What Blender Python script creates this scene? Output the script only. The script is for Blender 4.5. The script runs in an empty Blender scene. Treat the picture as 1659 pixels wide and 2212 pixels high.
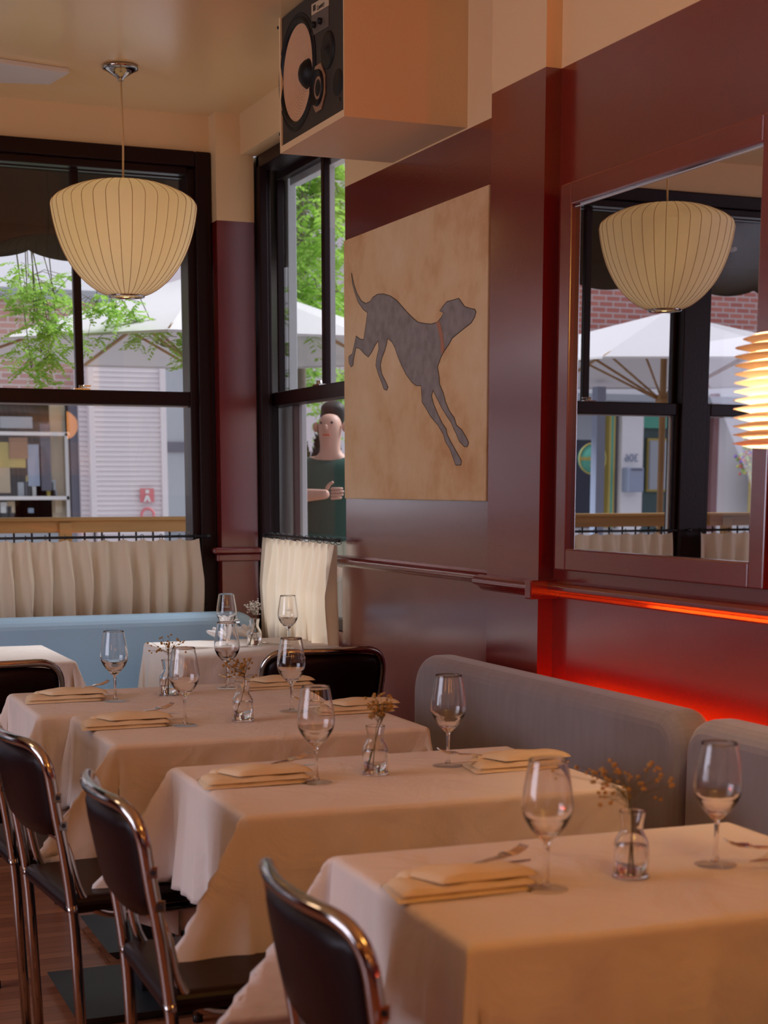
import bpy, math, random
from math import sin, cos, pi, radians as R, sqrt, atan2, atan
from mathutils import Vector, Matrix
random.seed(7)
S = bpy.context.scene
COL = S.collection

# ------------------------------------------------------------------ camera
F_PX, H_PX, PPX, VX, HOR, CZ = 3456.0, 560.0, 829.5, -624.0, 1051.0, 1.40
PITCH = atan(H_PX / F_PX)
YAW = atan((PPX - VX) * cos(PITCH) / F_PX)
FW = Vector((sin(YAW) * cos(PITCH), cos(YAW) * cos(PITCH), -sin(PITCH)))
RT = Vector((cos(YAW), -sin(YAW), 0))
UP = RT.cross(FW)
PPY = HOR + H_PX
CAMP = Vector((0, 0, CZ))
cd = bpy.data.cameras.new('camera')
cam = bpy.data.objects.new('camera', cd)
COL.objects.link(cam)
cam.matrix_world = Matrix(((RT.x, UP.x, -FW.x, 0), (RT.y, UP.y, -FW.y, 0), (RT.z, UP.z, -FW.z, CZ), (0, 0, 0, 1)))
cd.sensor_fit = 'HORIZONTAL'
cd.sensor_width = 24.0
cd.lens = F_PX / 1659 * 24.0
cd.shift_y = (PPY - 1106) / 1659
cd.clip_start = 0.05
cd.clip_end = 200
cd.dof.use_dof = True
cd.dof.focus_distance = 5.2
cd.dof.aperture_fstop = 4.5
S.camera = cam


def at(px, py, axis, val):
    """point of a real plane (x, y or z = val) seen at a place of the photograph"""
    d = FW * F_PX + RT * (px - PPX) - UP * (py - PPY)
    t = (val - CAMP[axis]) / d[axis]
    return CAMP + d * t


MIRX = 2.285          # plane of the wall mirror


def atm(px, py, Y):
    p = at(px, py, 1, Y)
    return Vector((2 * MIRX - p.x, p.y, p.z))


# ------------------------------------------------------------------ view, world, lights
S.view_settings.view_transform = 'Standard'
S.view_settings.look = 'None'
S.view_settings.gamma = 1.0
S.view_settings.use_curve_mapping = False
S.view_settings.exposure = -0.17
S.cycles.max_bounces = 14
S.cycles.transmission_bounces = 12
S.cycles.transparent_max_bounces = 24
S.cycles.glossy_bounces = 6
S.cycles.diffuse_bounces = 4
S.cycles.sample_clamp_indirect = 4.0
S.cycles.use_denoising = True
S.cycles.blur_glossy = 0.5

w = bpy.data.worlds.new('sky')
S.world = w
w.use_nodes = True
bg = w.node_tree.nodes['Background']
bg.inputs[0].default_value = (0.88, 0.87, 1.0, 1)
bg.inputs[1].default_value = 1.0


def light(name, kind, loc, power, color, size=None, size_y=None, rot=None, radius=None):
    l = bpy.data.lights.new(name, kind)
    l.energy = power
    l.color = color
    if kind == 'AREA':
        l.shape = 'RECTANGLE'
        l.size = size
        l.size_y = size_y or size
    if radius is not None:
        l.shadow_soft_size = radius
    o = bpy.data.objects.new(name, l)
    COL.objects.link(o)
    o.location = loc
    if rot:
        o.rotation_euler = rot
    return o


DAY = (0.80, 0.80, 1.0)
WARM = (1.0, 0.36, 0.07)
# daylight entering by the window bays of the left wall (outside their glass line)
light('window_daylight', 'AREA', (-4.25, 3.3, 1.85), 98, DAY, 1.9, 3.2, (0, R(-62), 0))
# daylight on the street side, falling through the windows of the far wall
sun = light('overcast_sun', 'SUN', (12, 9, 9), 6.5, (0.93, 0.95, 1.0))
sun.rotation_euler = Vector((1.0, 0.12, 0.95)).to_track_quat('Z', 'Y').to_euler()
sun.data.angle = R(28)
# lamps of the room behind the camera
for x, y in ((-0.3, -1.3), (1.3, -1.7), (-2.2, 0.2)):
    light('unseen_lamp', 'POINT', (x, y, 2.0), 9, WARM, radius=0.14)
light('unseen_lamp', 'POINT', (1.25, 1.0, 2.25), 20, (1.0, 0.56, 0.13), radius=0.2)  # unseen overhead lamp, added to warm the table tops
light('unseen_lamp', 'POINT', (-0.5, 3.9, 2.0), 10, (1.0, 0.72, 0.44), radius=0.2)  # added fill with no fitting, brightens the middle and corner tables


# ------------------------------------------------------------------ materials
def mat(name):
    m = bpy.data.materials.new(name)
    m.use_nodes = True
    return m, m.node_tree.nodes, m.node_tree.links


def pbr(name, color, rough=0.5, metal=0.0, bump=0.0, bscale=80.0, var=0.0, vscale=4.0, coat=0.0,
        sheen=0.0, stretch=(1, 1, 1), trans=0.0, spec=0.5, emit=None, estr=0.0, detail=3.0, color2=None):
    m, N, L = mat(name)
    b = N['Principled BSDF']
    b.inputs['Base Color'].default_value = (*color, 1)
    b.inputs['Roughness'].default_value = rough
    b.inputs['Metallic'].default_value = metal
    b.inputs['Coat Weight'].default_value = coat
    b.inputs['Coat Roughness'].default_value = 0.12
    b.inputs['Sheen Weight'].default_value = sheen
    b.inputs['Specular IOR Level'].default_value = spec
    if emit:
        b.inputs['Emission Color'].default_value = (*emit, 1)
        b.inputs['Emission Strength'].default_value = estr
    tc = N.new('ShaderNodeTexCoord')
    mp = N.new('ShaderNodeMapping')
    mp.inputs['Scale'].default_value = stretch
    L.new(tc.outputs['Object'], mp.inputs[0])
    if var > 0:
        n = N.new('ShaderNodeTexNoise')
        n.inputs['Scale'].default_value = vscale
        n.inputs['Detail'].default_value = 5
        L.new(mp.outputs[0], n.inputs['Vector'])
        mx = N.new('ShaderNodeMixRGB')
        c2 = color2 or tuple(max(0, c * (1 - var)) for c in color)
        mx.inputs[1].default_value = (*color, 1)
        mx.inputs[2].default_value = (*c2, 1)
        rr = N.new('ShaderNodeValToRGB')
        rr.color_ramp.elements[0].position = 0.35
        rr.color_ramp.elements[1].position = 0.7
        L.new(n.outputs[0], rr.inputs[0])
        L.new(rr.outputs[0], mx.inputs[0])
        L.new(mx.outputs[0], b.inputs['Base Color'])
    if bump > 0:
        n2 = N.new('ShaderNodeTexNoise')
        n2.inputs['Scale'].default_value = bscale
        n2.inputs['Detail'].default_value = detail
        L.new(mp.outputs[0], n2.inputs['Vector'])
        bp = N.new('ShaderNodeBump')
        bp.inputs['Strength'].default_value = bump
        bp.inputs['Distance'].default_value = 0.01
        L.new(n2.outputs[0], bp.inputs['Height'])
        L.new(bp.outputs[0], b.inputs['Normal'])
    if trans > 0:
        out = N['Material Output']
        t = N.new('ShaderNodeBsdfTranslucent')
        t.inputs[0].default_value = (*color, 1)
        ms = N.new('ShaderNodeMixShader')
        ms.inputs[0].default_value = trans
        L.new(b.outputs[0], ms.inputs[1])
        L.new(t.outputs[0], ms.inputs[2])
        L.new(ms.outputs[0], out.inputs[0])
    return m


M = {}
M['burg'] = pbr('burgundy_gloss_paint', (0.165, 0.008, 0.008), 0.22, bump=0.10, bscale=160, coat=1.0, var=0.2, vscale=2, spec=0.3)
M['burg'].node_tree.nodes['Principled BSDF'].inputs['Coat IOR'].default_value = 1.82
M['burg'].node_tree.nodes['Principled BSDF'].inputs['Coat Roughness'].default_value = 0.17
M['cream'] = pbr('cream_paint', (0.80, 0.56, 0.31), 0.45, bump=0.05, bscale=90)
M['ceil'] = pbr('cream_ceiling_paint', (0.90, 0.67, 0.37), 0.26, bump=0.02, bscale=3)
M['frame'] = pbr('dark_burgundy_trim', (0.014, 0.003, 0.004), 0.38, bump=0.06, bscale=60, spec=0.22)
M['alu'] = pbr('storm_frame_white', (0.55, 0.56, 0.57), 0.4)
M['cloth'] = pbr('white_tablecloth', (0.80, 0.73, 0.68), 0.85, bump=0.12, bscale=420, sheen=0.1, detail=2)
M['napkin'] = pbr('cream_napkin', (0.82, 0.68, 0.48), 0.85, bump=0.15, bscale=500)
M['napkinw'] = pbr('white_napkin', (0.82, 0.80, 0.80), 0.85, bump=0.15, bscale=500)
M['curt'] = pbr('cream_curtain', (0.86, 0.74, 0.58), 0.75, bump=0.05, bscale=500, trans=0.34, sheen=0.1)
M['chrome'] = pbr('chrome', (0.46, 0.42, 0.40), 0.10, metal=1.0)
M['chrome2'] = pbr('polished_cutlery', (0.75, 0.73, 0.70), 0.16, metal=1.0)
M['vinyl'] = pbr('dark_brown_vinyl', (0.012, 0.003, 0.004), 0.36, spec=0.15, bump=0.05, bscale=200)
M['black'] = pbr('black_iron', (0.012, 0.012, 0.016), 0.45)
M['plate'] = pbr('blackened_steel_plate', (0.035, 0.045, 0.055), 0.42, var=0.3, vscale=9)
M['lime'] = pbr('bright_white_render', (0.90, 0.89, 0.90), 0.7)
M['blue'] = pbr('light_blue_leather', (0.36, 0.56, 0.74), 0.48, bump=0.04, bscale=250)
M['grey'] = pbr('grey_velour', (0.235, 0.205, 0.22), 0.9, bump=0.12, bscale=300, sheen=0.5, var=0.12, vscale=14, stretch=(1, 3, .5))
M['white'] = pbr('white_paint', (0.75, 0.73, 0.72), 0.4)
M['led'] = pbr('red_orange_light_strip', (1, .3, .1), 0.5, emit=(1.0, 0.055, 0.004), estr=48.0)
M['awn'] = pbr('dark_awning_canvas', (0.008, 0.006, 0.004), 0.9)
M['umb'] = pbr('white_umbrella_canvas', (0.80, 0.78, 0.78), 0.8, trans=0.22)
M['oak'] = pbr('pale_umbrella_wood', (0.50, 0.29, 0.12), 0.55, var=0.3, vscale=20, stretch=(1, 1, .1))
M['rail'] = pbr('orange_deck_wood', (0.62, 0.37, 0.14), 0.65, var=0.35, vscale=6, stretch=(.2, 2, 2))
M['pave'] = pbr('street_asphalt', (0.36, 0.35, 0.37), 0.9, bump=0.2, bscale=30)
M['siding'] = pbr('white_siding', (0.80, 0.74, 0.76), 0.6)
M['greyw'] = pbr('grey_cladding', (0.40, 0.43, 0.47), 0.6)
M['greyd'] = pbr('dark_grey_metal', (0.14, 0.14, 0.18), 0.5)
M['pink'] = pbr('pink_red_sign', (0.70, 0.20, 0.22), 0.6)
M['leaf'] = pbr('locust_leaf', (0.36, 0.62, 0.10), 0.6, trans=0.5, var=0.3, vscale=3, color2=(0.42, 0.56, 0.16))
M['bark'] = pbr('tree_bark', (0.17, 0.13, 0.10), 0.9, bump=0.6, bscale=30)
M['cyp'] = pbr('conifer_foliage', (0.055, 0.095, 0.035), 0.8, var=0.5, vscale=9, color2=(0.12, 0.13, 0.03))
M['cyp2'] = pbr('dark_conifer_foliage', (0.02, 0.075, 0.045), 0.8, var=0.5, vscale=9, color2=(0.01, 0.04, 0.05))
M['skin'] = pbr('skin', (0.62, 0.36, 0.27), 0.55)
M['shirt'] = pbr('dark_green_shirt', (0.03, 0.08, 0.06), 0.85)
M['sleeve'] = pbr('cream_sleeve', (0.62, 0.52, 0.34), 0.85)
M['hair'] = pbr('dark_hair', (0.03, 0.02, 0.015), 0.6)
M['stem'] = pbr('olive_stem', (0.14, 0.12, 0.04), 0.7)
M['bloomw'] = pbr('white_blossom', (0.72, 0.68, 0.60), 0.8, trans=0.2)
M['bloomo'] = pbr('dried_ochre_blossom', (0.55, 0.33, 0.10), 0.8, trans=0.2)
M['spkb'] = pbr('speaker_baffle_black', (0.022, 0.015, 0.011), 0.55)
M['spkr'] = pbr('speaker_rubber', (0.006, 0.005, 0.005), 0.5, spec=0.25)
M['cone'] = pbr('paper_cone', (0.62, 0.36, 0.20), 0.7)
M['copper'] = pbr('speaker_bronze_plate', (0.36, 0.20, 0.12), 0.45, metal=0.3)
M['label'] = pbr('ivory_label', (0.55, 0.42, 0.27), 0.6)
M['greylab'] = pbr('taupe_label', (0.10, 0.075, 0.06), 0.5)
M['dog'] = pbr('painted_grey', (0.30, 0.27, 0.26), 0.85, var=0.3, vscale=25)
M['collar'] = pbr('painted_red_brown', (0.42, 0.19, 0.12), 0.85)
M['ink'] = pbr('painted_outline', (0.12, 0.08, 0.05), 0.9)
M['etch'] = pbr('white_etching', (0.8, 0.8, 0.85), 0.9)
M['green'] = pbr('green_paint', (0.10, 0.42, 0.30), 0.5)
M['dkgreen'] = pbr('dark_green_paint', (0.05, 0.10, 0.10), 0.5)
M['yellow'] = pbr('yellow_paint', (0.55, 0.42, 0.10), 0.5)
M['navy'] = pbr('dark_window_blue', (0.012, 0.022, 0.045), 0.15)
M['postb'] = pbr('pale_blue_post', (0.34, 0.40, 0.52), 0.6)
M['maroon'] = pbr('maroon_post', (0.22, 0.10, 0.10), 0.5)
M['flr'] = pbr('petal_red', (0.6, 0.10, 0.05), 0.7)
M['flp'] = pbr('petal_purple', (0.2, 0.08, 0.4), 0.7)
M['fly'] = pbr('petal_lime', (0.5, 0.5, 0.04), 0.7)

# canvas of the painting: mottled ochre
m, N, L = mat('ochre_canvas')
b = N['Principled BSDF']
b.inputs['Roughness'].default_value = 0.8
tc = N.new('ShaderNodeTexCoord')
n1 = N.new('ShaderNodeTexNoise')
n1.inputs['Scale'].default_value = 3.2
n1.inputs['Detail'].default_value = 9
n1.inputs['Roughness'].default_value = 0.62
L.new(tc.outputs['Object'], n1.inputs['Vector'])
cr = N.new('ShaderNodeValToRGB')
e = cr.color_ramp.elements
e[0].position, e[0].color = 0.32, (0.60, 0.34, 0.15, 1)
e[1].position, e[1].color = 0.66, (0.78, 0.58, 0.36, 1)
x_ = e.new(0.48)
x_.color = (0.72, 0.49, 0.27, 1)
L.new(n1.outputs[0], cr.inputs[0])
L.new(cr.outputs[0], b.inputs['Base Color'])
M['canvas'] = m

# wooden strip floor, strips along X
m, N, L = mat('red_brown_strip_floor')
b = N['Principled BSDF']
b.inputs['Roughness'].default_value = 0.33
tc = N.new('ShaderNodeTexCoord')
bt = N.new('ShaderNodeTexBrick')
bt.inputs['Scale'].default_value = 1.0
bt.inputs['Brick Width'].default_value = 0.62
bt.inputs['Row Height'].default_value = 0.057
bt.inputs['Mortar Size'].default_value = 0.0012
bt.inputs['Bias'].default_value = 0.0
bt.inputs['Color1'].default_value = (0.66, 0.27, 0.13, 1)
bt.inputs['Color2'].default_value = (0.36, 0.12, 0.06, 1)
bt.inputs['Mortar'].default_value = (0.03, 0.01, 0.006, 1)
bt.offset = 0.37
L.new(tc.outputs['Object'], bt.inputs['Vector'])
mp = N.new('ShaderNodeMapping')
mp.inputs['Scale'].default_value = (1.2, 26, 1)
L.new(tc.outputs['Object'], mp.inputs[0])
ns = N.new('ShaderNodeTexNoise')
ns.inputs['Scale'].default_value = 3
ns.inputs['Detail'].default_value = 6
L.new(mp.outputs[0], ns.inputs['Vector'])
mx = N.new('ShaderNodeMixRGB')
mx.blend_type = 'MULTIPLY'
mx.inputs[0].default_value = 0.55
L.new(bt.outputs['Color'], mx.inputs[1])
L.new(ns.outputs[0], mx.inputs[2])
L.new(mx.outputs[0], b.inputs['Base Color'])
M['floor'] = m


def brickmat(name, c1, c2, mortar, bw, rh, ms):
    m, N, L = mat(name)
    b = N['Principled BSDF']
    b.inputs['Roughness'].default_value = 0.85
    tc = N.new('ShaderNodeTexCoord')
    mp = N.new('ShaderNodeMapping')
    mp.inputs['Rotation'].default_value = (R(90), 0, 0)
    bt = N.new('ShaderNodeTexBrick')
    bt.inputs['Scale'].default_value = 1
    bt.inputs['Brick Width'].default_value = bw
    bt.inputs['Row Height'].default_value = rh
    bt.inputs['Mortar Size'].default_value = ms
    bt.inputs['Color1'].default_value = (*c1, 1)
    bt.inputs['Color2'].default_value = (*c2, 1)
    bt.inputs['Mortar'].default_value = (*mortar, 1)
    L.new(tc.outputs['Object'], mp.inputs[0])
    L.new(mp.outputs[0], bt.inputs['Vector'])
    L.new(bt.outputs[0], b.inputs['Base Color'])
    return m


M['brick'] = brickmat('pink_brick', (0.62, 0.36, 0.31), (0.52, 0.30, 0.27), (0.66, 0.60, 0.58), 0.16, 0.055, 0.007)
M['brick2'] = brickmat('red_brick', (0.60, 0.22, 0.17), (0.50, 0.17, 0.14), (0.62, 0.55, 0.53), 0.17, 0.058, 0.007)


def glassmat(name, ior=1.45, rough=0.0, tint=(1, 1, 1)):
    m, N, L = mat(name)
    N.remove(N['Principled BSDF'])
    g = N.new('ShaderNodeBsdfGlass')
    g.inputs['Color'].default_value = (*tint, 1)
    g.inputs['IOR'].default_value = ior
    g.inputs['Roughness'].default_value = rough
    L.new(g.outputs[0], N['Material Output'].inputs[0])
    return m


M['glass'] = glassmat('clear_glass', 1.45, tint=(1.0, 1.0, 1.0))
M['water'] = glassmat('water', 1.33)

# linen cloth: fine weave plus soft pressed creases
m = M['cloth']
N, L = m.node_tree.nodes, m.node_tree.links
tc = N.new('ShaderNodeTexCoord')
n2 = N.new('ShaderNodeTexNoise')
n2.inputs['Scale'].default_value = 5.5
n2.inputs['Detail'].default_value = 4
n2.inputs['Distortion'].default_value = 1.2
b2_ = N.new('ShaderNodeBump')
b2_.inputs['Strength'].default_value = 0.45
b2_.inputs['Distance'].default_value = 0.02
L.new(tc.outputs['Object'], n2.inputs['Vector'])
L.new(n2.outputs[0], b2_.inputs['Height'])
pb = N['Principled BSDF']
old = pb.inputs['Normal'].links[0].from_node
L.new(b2_.outputs[0], old.inputs['Normal'])


# window pane: clear sheet with its real reflection
m, N, L = mat('window_pane')
N.remove(N['Principled BSDF'])
t = N.new('ShaderNodeBsdfTransparent')
t.inputs[0].default_value = (0.97, 0.98, 0.98, 1)
g = N.new('ShaderNodeBsdfGlossy')
g.inputs['Roughness'].default_value = 0.0
fr = N.new('ShaderNodeFresnel')
geo = N.new('ShaderNodeNewGeometry')
mr = N.new('ShaderNodeMapRange')      # same interface seen from inside the sheet
mr.inputs['To Min'].default_value = 1.5
mr.inputs['To Max'].default_value = 1 / 1.5
L.new(geo.outputs['Backfacing'], mr.inputs['Value'])
L.new(mr.outputs[0], fr.inputs[0])
ms = N.new('ShaderNodeMixShader')
L.new(fr.outputs[0], ms.inputs[0])
L.new(t.outputs[0], ms.inputs[1])
L.new(g.outputs[0], ms.inputs[2])
L.new(ms.outputs[0], N['Material Output'].inputs[0])
M['pane'] = m
M['thin'] = m

M['mirror'] = pbr('mirror_silver', (0.66, 0.65, 0.68), 0.0, metal=1.0)


def shade(name, col, tr):
    m, N, L = mat(name)
    N.remove(N['Principled BSDF'])
    d = N.new('ShaderNodeBsdfDiffuse')
    d.inputs[0].default_value = (*col, 1)
    t = N.new('ShaderNodeBsdfTranslucent')
    t.inputs[0].default_value = (*col, 1)
    s = N.new('ShaderNodeMixShader')
    s.inputs[0].default_value = tr
    L.new(d.outputs[0], s.inputs[1])
    L.new(t.outputs[0], s.inputs[2])
    L.new(s.outputs[0], N['Material Output'].inputs[0])
    return m


M['shade'] = shade('ivory_lamp_shade', (0.88, 0.82, 0.70), 0.45)
M['paper'] = shade('pleated_paper_shade', (0.97, 0.86, 0.68), 0.6)
M['bulb'] = pbr('warm_bulb', (1, .8, .5), 0.4, emit=(1.0, 0.70, 0.30), estr=20.0)
M['bulb3'] = pbr('dim_bulb', (1, .8, .5), 0.4, emit=(1.0, 0.5, 0.18), estr=70.0)
M['bulb2'] = pbr('bright_bulb', (1, .9, .7), 0.4, emit=(1.0, 0.68, 0.36), estr=170.0)
M['rib'] = pbr('shade_wire_line', (0.42, 0.24, 0.13), 0.7)


# ------------------------------------------------------------------ mesh helpers
class MB:
    def __init__(s):
        s.v, s.f, s.sm = [], [], []

    def add(s, vs, fs, smooth=False):
        o = len(s.v)
        s.v += [tuple(p) for p in vs]
        s.f += [tuple(i + o for i in f) for f in fs]
        s.sm += [smooth] * len(fs)
        return s

    def box(s, x0, x1, y0, y1, z0, z1):
        vs = [(x, y, z) for z in (z0, z1) for y in (y0, y1) for x in (x0, x1)]
        return s.add(vs, [(0, 2, 3, 1), (4, 5, 7, 6), (0, 1, 5, 4), (2, 6, 7, 3), (0, 4, 6, 2), (1, 3, 7, 5)])

    def hexa(s, p):   # 8 points: bottom loop, top loop
        return s.add(p, [(3, 2, 1, 0), (4, 5, 6, 7), (0, 1, 5, 4), (1, 2, 6, 5), (2, 3, 7, 6), (3, 0, 4, 7)])

    def tube(s, pts, r, n=10, closed=False, cap=True):
        pts = [Vector(p) for p in pts]
        k = len(pts)
        rr = r if isinstance(r, (list, tuple)) else [r] * k
        T = []
        for i in range(k):
            a = pts[(i - 1) % k] if (closed or i > 0) else pts[i]
            c = pts[(i + 1) % k] if (closed or i < k - 1) else pts[i]
            T.append((c - a).normalized())
        ref = Vector((0, 0, 1)) if abs(T[0].z) < 0.9 else Vector((1, 0, 0))
        u = T[0].cross(ref).normalized()
        vs = []
        for i in range(k):
            if i:
                u = (u - T[i] * u.dot(T[i]))
                u = u.normalized() if u.length > 1e-6 else T[i].orthogonal().normalized()
            w_ = T[i].cross(u)
            for j in range(n):
                a = 2 * pi * j / n
                vs.append(pts[i] + (u * cos(a) + w_ * sin(a)) * rr[i])
        fs = []
        for i in range(k if closed else k - 1):
            i2 = (i + 1) % k
            for j in range(n):
                j2 = (j + 1) % n
                fs.append((i * n + j, i2 * n + j, i2 * n + j2, i * n + j2))
        s.add(vs, fs, True)
        if cap and not closed:
            o = len(s.v) - len(vs)
            s.f += [tuple(o + j for j in range(n)), tuple(o + (k - 1) * n + j for j in reversed(range(n)))]
            s.sm += [False, False]
        return s

    def lathe(s, prof, c=(0, 0, 0), n=40, closed=False, axis='z', smooth=True):
        vs, fs = [], []
        k = len(prof)
        for r, z in prof:
            for j in range(n):
                a = 2 * pi * j / n
                if axis == 'z':
                    vs.append((c[0] + r * cos(a), c[1] + r * sin(a), c[2] + z))
                else:   # axis -x
                    vs.append((c[0] - z, c[1] + r * cos(a), c[2] + r * sin(a)))
        for i in range(k if closed else k - 1):
            i2 = (i + 1) % k
            for j in range(n):
                j2 = (j + 1) % n
                q = (i * n + j, i * n + j2, i2 * n + j2, i2 * n + j)
                fs.append(q)
        return s.add(vs, fs, smooth)

    def grid(s, fn, nu, nv, smooth=True):
        vs = [fn(i / nu, j / nv) for i in range(nu + 1) for j in range(nv + 1)]
        fs = [(i * (nv + 1) + j, (i + 1) * (nv + 1) + j, (i + 1) * (nv + 1) + j + 1, i * (nv + 1) + j + 1)
              for i in range(nu) for j in range(nv)]
        return s.add(vs, fs, smooth)

    def ball(s, c, r, n=6, sz=1.0):
        vs = []
        for i in range(n + 1):
            t = pi * i / n
            for j in range(n):
                a = 2 * pi * j / n
                vs.append((c[0] + r * sin(t) * cos(a), c[1] + r * sin(t) * sin(a), c[2] + r * cos(t) * sz))
        fs = [(i * n + j, (i + 1) * n + j, (i + 1) * n + (j + 1) % n, i * n + (j + 1) % n) for i in range(n) for j in range(n)]
        return s.add(vs, fs, True)

    def prism(s, pts, off):   # planar polygon pushed along off
        off = Vector(off)
        k = len(pts)
        a = [Vector(p) for p in pts]
        vs = a + [p + off for p in a]
        fs = [tuple(reversed(range(k))), tuple(range(k, 2 * k))] + [(i, (i + 1) % k, (i + 1) % k + k, i + k) for i in range(k)]
        return s.add(vs, fs)

    def build(s, name, m, parent=None, bevel=0.0, seg=2, sub=0, solid=0.0, fixn=True):
        me = bpy.data.meshes.new(name)
        me.from_pydata(s.v, [], s.f)
        me.polygons.foreach_set('use_smooth', s.sm)
        me.materials.append(M[m] if isinstance(m, str) else m)
        if fixn:
            import bmesh
            bm = bmesh.new()
            bm.from_mesh(me)
            bmesh.ops.recalc_face_normals(bm, faces=bm.faces)
            bm.to_mesh(me)
            bm.free()
        me.update()
        o = bpy.data.objects.new(name, me)
        COL.objects.link(o)
        if parent:
            o.parent = parent
        if solid:
            md = o.modifiers.new('thick', 'SOLIDIFY')
            md.thickness = solid
            md.offset = 0
        if bevel:
            md = o.modifiers.new('bevel', 'BEVEL')
            md.width = bevel
            md.segments = seg
            md.limit_method = 'ANGLE'
        if sub:
            md = o.modifiers.new('sub', 'SUBSURF')
            md.levels = sub
            md.render_levels = sub
        return o


def tag(o, label=None, cat=None, group=None, kind=None):
    if label:
        o['label'] = label
    if cat:
        o['category'] = cat
    if group:
        o['group'] = group
    if kind:
        o['kind'] = kind
    return o


def empty(name, loc=(0, 0, 0), rz=0, **kw):
    o = bpy.data.objects.new(name, None)
    COL.objects.link(o)
    o.location = loc
    o.rotation_euler = (0, 0, rz)
    o.empty_display_size = 0.1
    tag(o, **kw)
    return o


def kids(o):
    return [c for c in bpy.data.objects if c.parent is o]


def copy_tree(o, parent=None):
    c = o.copy()
    COL.objects.link(c)
    c.parent = parent
    for ch in kids(o):
        copy_tree(ch, c)
    return c


def fillet(pts, r, n=6):
    """polyline with rounded corners"""
    pts = [Vector(p) for p in pts]
    out = [pts[0]]
    for i in range(1, len(pts) - 1):
        a, b, c = pts[i - 1], pts[i], pts[i + 1]
        ri = r[i - 1] if isinstance(r, (list, tuple)) else r
        u, v_ = (a - b), (c - b)
        d = min(ri, u.length * .49, v_.length * .49)
        p0, p2 = b + u.normalized() * d, b + v_.normalized() * d
        for k in range(n + 1):
            t = k / n
            out.append(p0 * (1 - t) ** 2 + b * 2 * t * (1 - t) + p2 * t * t)
    out.append(pts[-1])
    return out


def text(name, body, size, m, parent, mw, ext=0.0006):
    cu = bpy.data.curves.new(name, 'FONT')
    cu.body = body
    cu.size = size
    cu.extrude = ext
    cu.align_x = 'CENTER'
    cu.align_y = 'CENTER'
    tmp = bpy.data.objects.new('tmp', cu)
    COL.objects.link(tmp)
    bpy.context.view_layer.update()
    me = bpy.data.meshes.new_from_object(tmp)
    bpy.data.objects.remove(tmp)
    me.materials.clear()
    me.materials.append(M[m])
    me.transform(mw)
    o = bpy.data.objects.new(name, me)
    COL.objects.link(o)
    if parent:
        o.parent = parent
    return o


def struct(o):
    o['kind'] = 'structure'
    return o


CEIL = 3.03
ZP = 2.57     # line between burgundy and cream paint


def wallbox(name, x0, x1, y0, y1, z0=0.0, z1=CEIL, low='burg', high='cream', split=ZP):
    o = MB()
    if z0 < split < z1:
        o.box(x0, x1, y0, y1, z0, split)
        k = len(o.f)
        o.box(x0, x1, y0, y1, split, z1)
        ob = o.build(name, low, fixn=False)
        ob.data.materials.append(M[high])
        for i in range(k, len(ob.data.polygons)):
            ob.data.polygons[i].material_index = 1
    else:
        ob = o.box(x0, x1, y0, y1, z0, z1).build(name, low if z1 <= split else high)
    return struct(ob)


# ================================================================== ROOM SHELL
XL, YB = -4.1, -2.6
struct(MB().box(XL, 2.48, YB, 7.42, -0.1, 0).build('floor', 'floor'))
struct(MB().box(XL - .3, 2.50, YB - .2, 7.45, CEIL, CEIL + 0.15).build('ceiling', 'ceil'))
wallbox('wall_right', 2.30, 2.60, YB, 4.226)                       # wall with the mirror
wallbox('wall_right', 2.25, 2.60, 4.226, 4.57)                     # pilaster
wallbox('wall_right', 2.39, 2.50, 4.57, 6.16)                      # wall with the painting
struct(MB().box(2.375, 2.39, 4.57, 6.165, 0.0, 1.09).build('wall_right', 'burg'))
wallbox('wall_back', XL, 2.6, YB - .2, YB)
# left wall with three window bays, all outside the frame
lw = MB()
lw.box(XL - .15, XL, YB, 7.3, 0, 0.85)
lw.box(XL - .15, XL, YB, 7.3, 2.8, CEIL)
for a, b_ in ((YB, 1.6), (5.0, 7.3)):
    lw.box(XL - .15, XL, a, b_, 0.85, 2.8)
struct(lw.build('wall_left', 'burg'))

# far wall: windows A, B, C, D seen directly or in the mirror
YF = 7.22
WZ0, WZ1 = 0.86, 2.80
BAYS = [(1.02, 2.08), (-0.085, 0.97), (-1.26, -0.245), (-2.30, -1.28)]
fw = MB()
fw.box(XL, 2.40, YF, YF + .2, 0, WZ0 - .04)
struct(fw.build('wall_far', 'burg'))
fb = MB()
fb.box(XL, 2.16, YF, YF + .2, 2.87, CEIL)
struct(fb.build('wall_far', 'cream'))
struct(MB().box(XL, -2.34, YF, YF + .2, WZ0 - .04, 2.87).build('wall_far', 'burg'))
# corner column
wallbox('wall_far', 2.15, 2.325, 7.12, 7.42)
# beam above the side window
rb = MB().box(2.265, 2.48, 6.16, 7.12, 2.855, CEIL)
struct(rb.build('wall_right', 'cream'))

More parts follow.
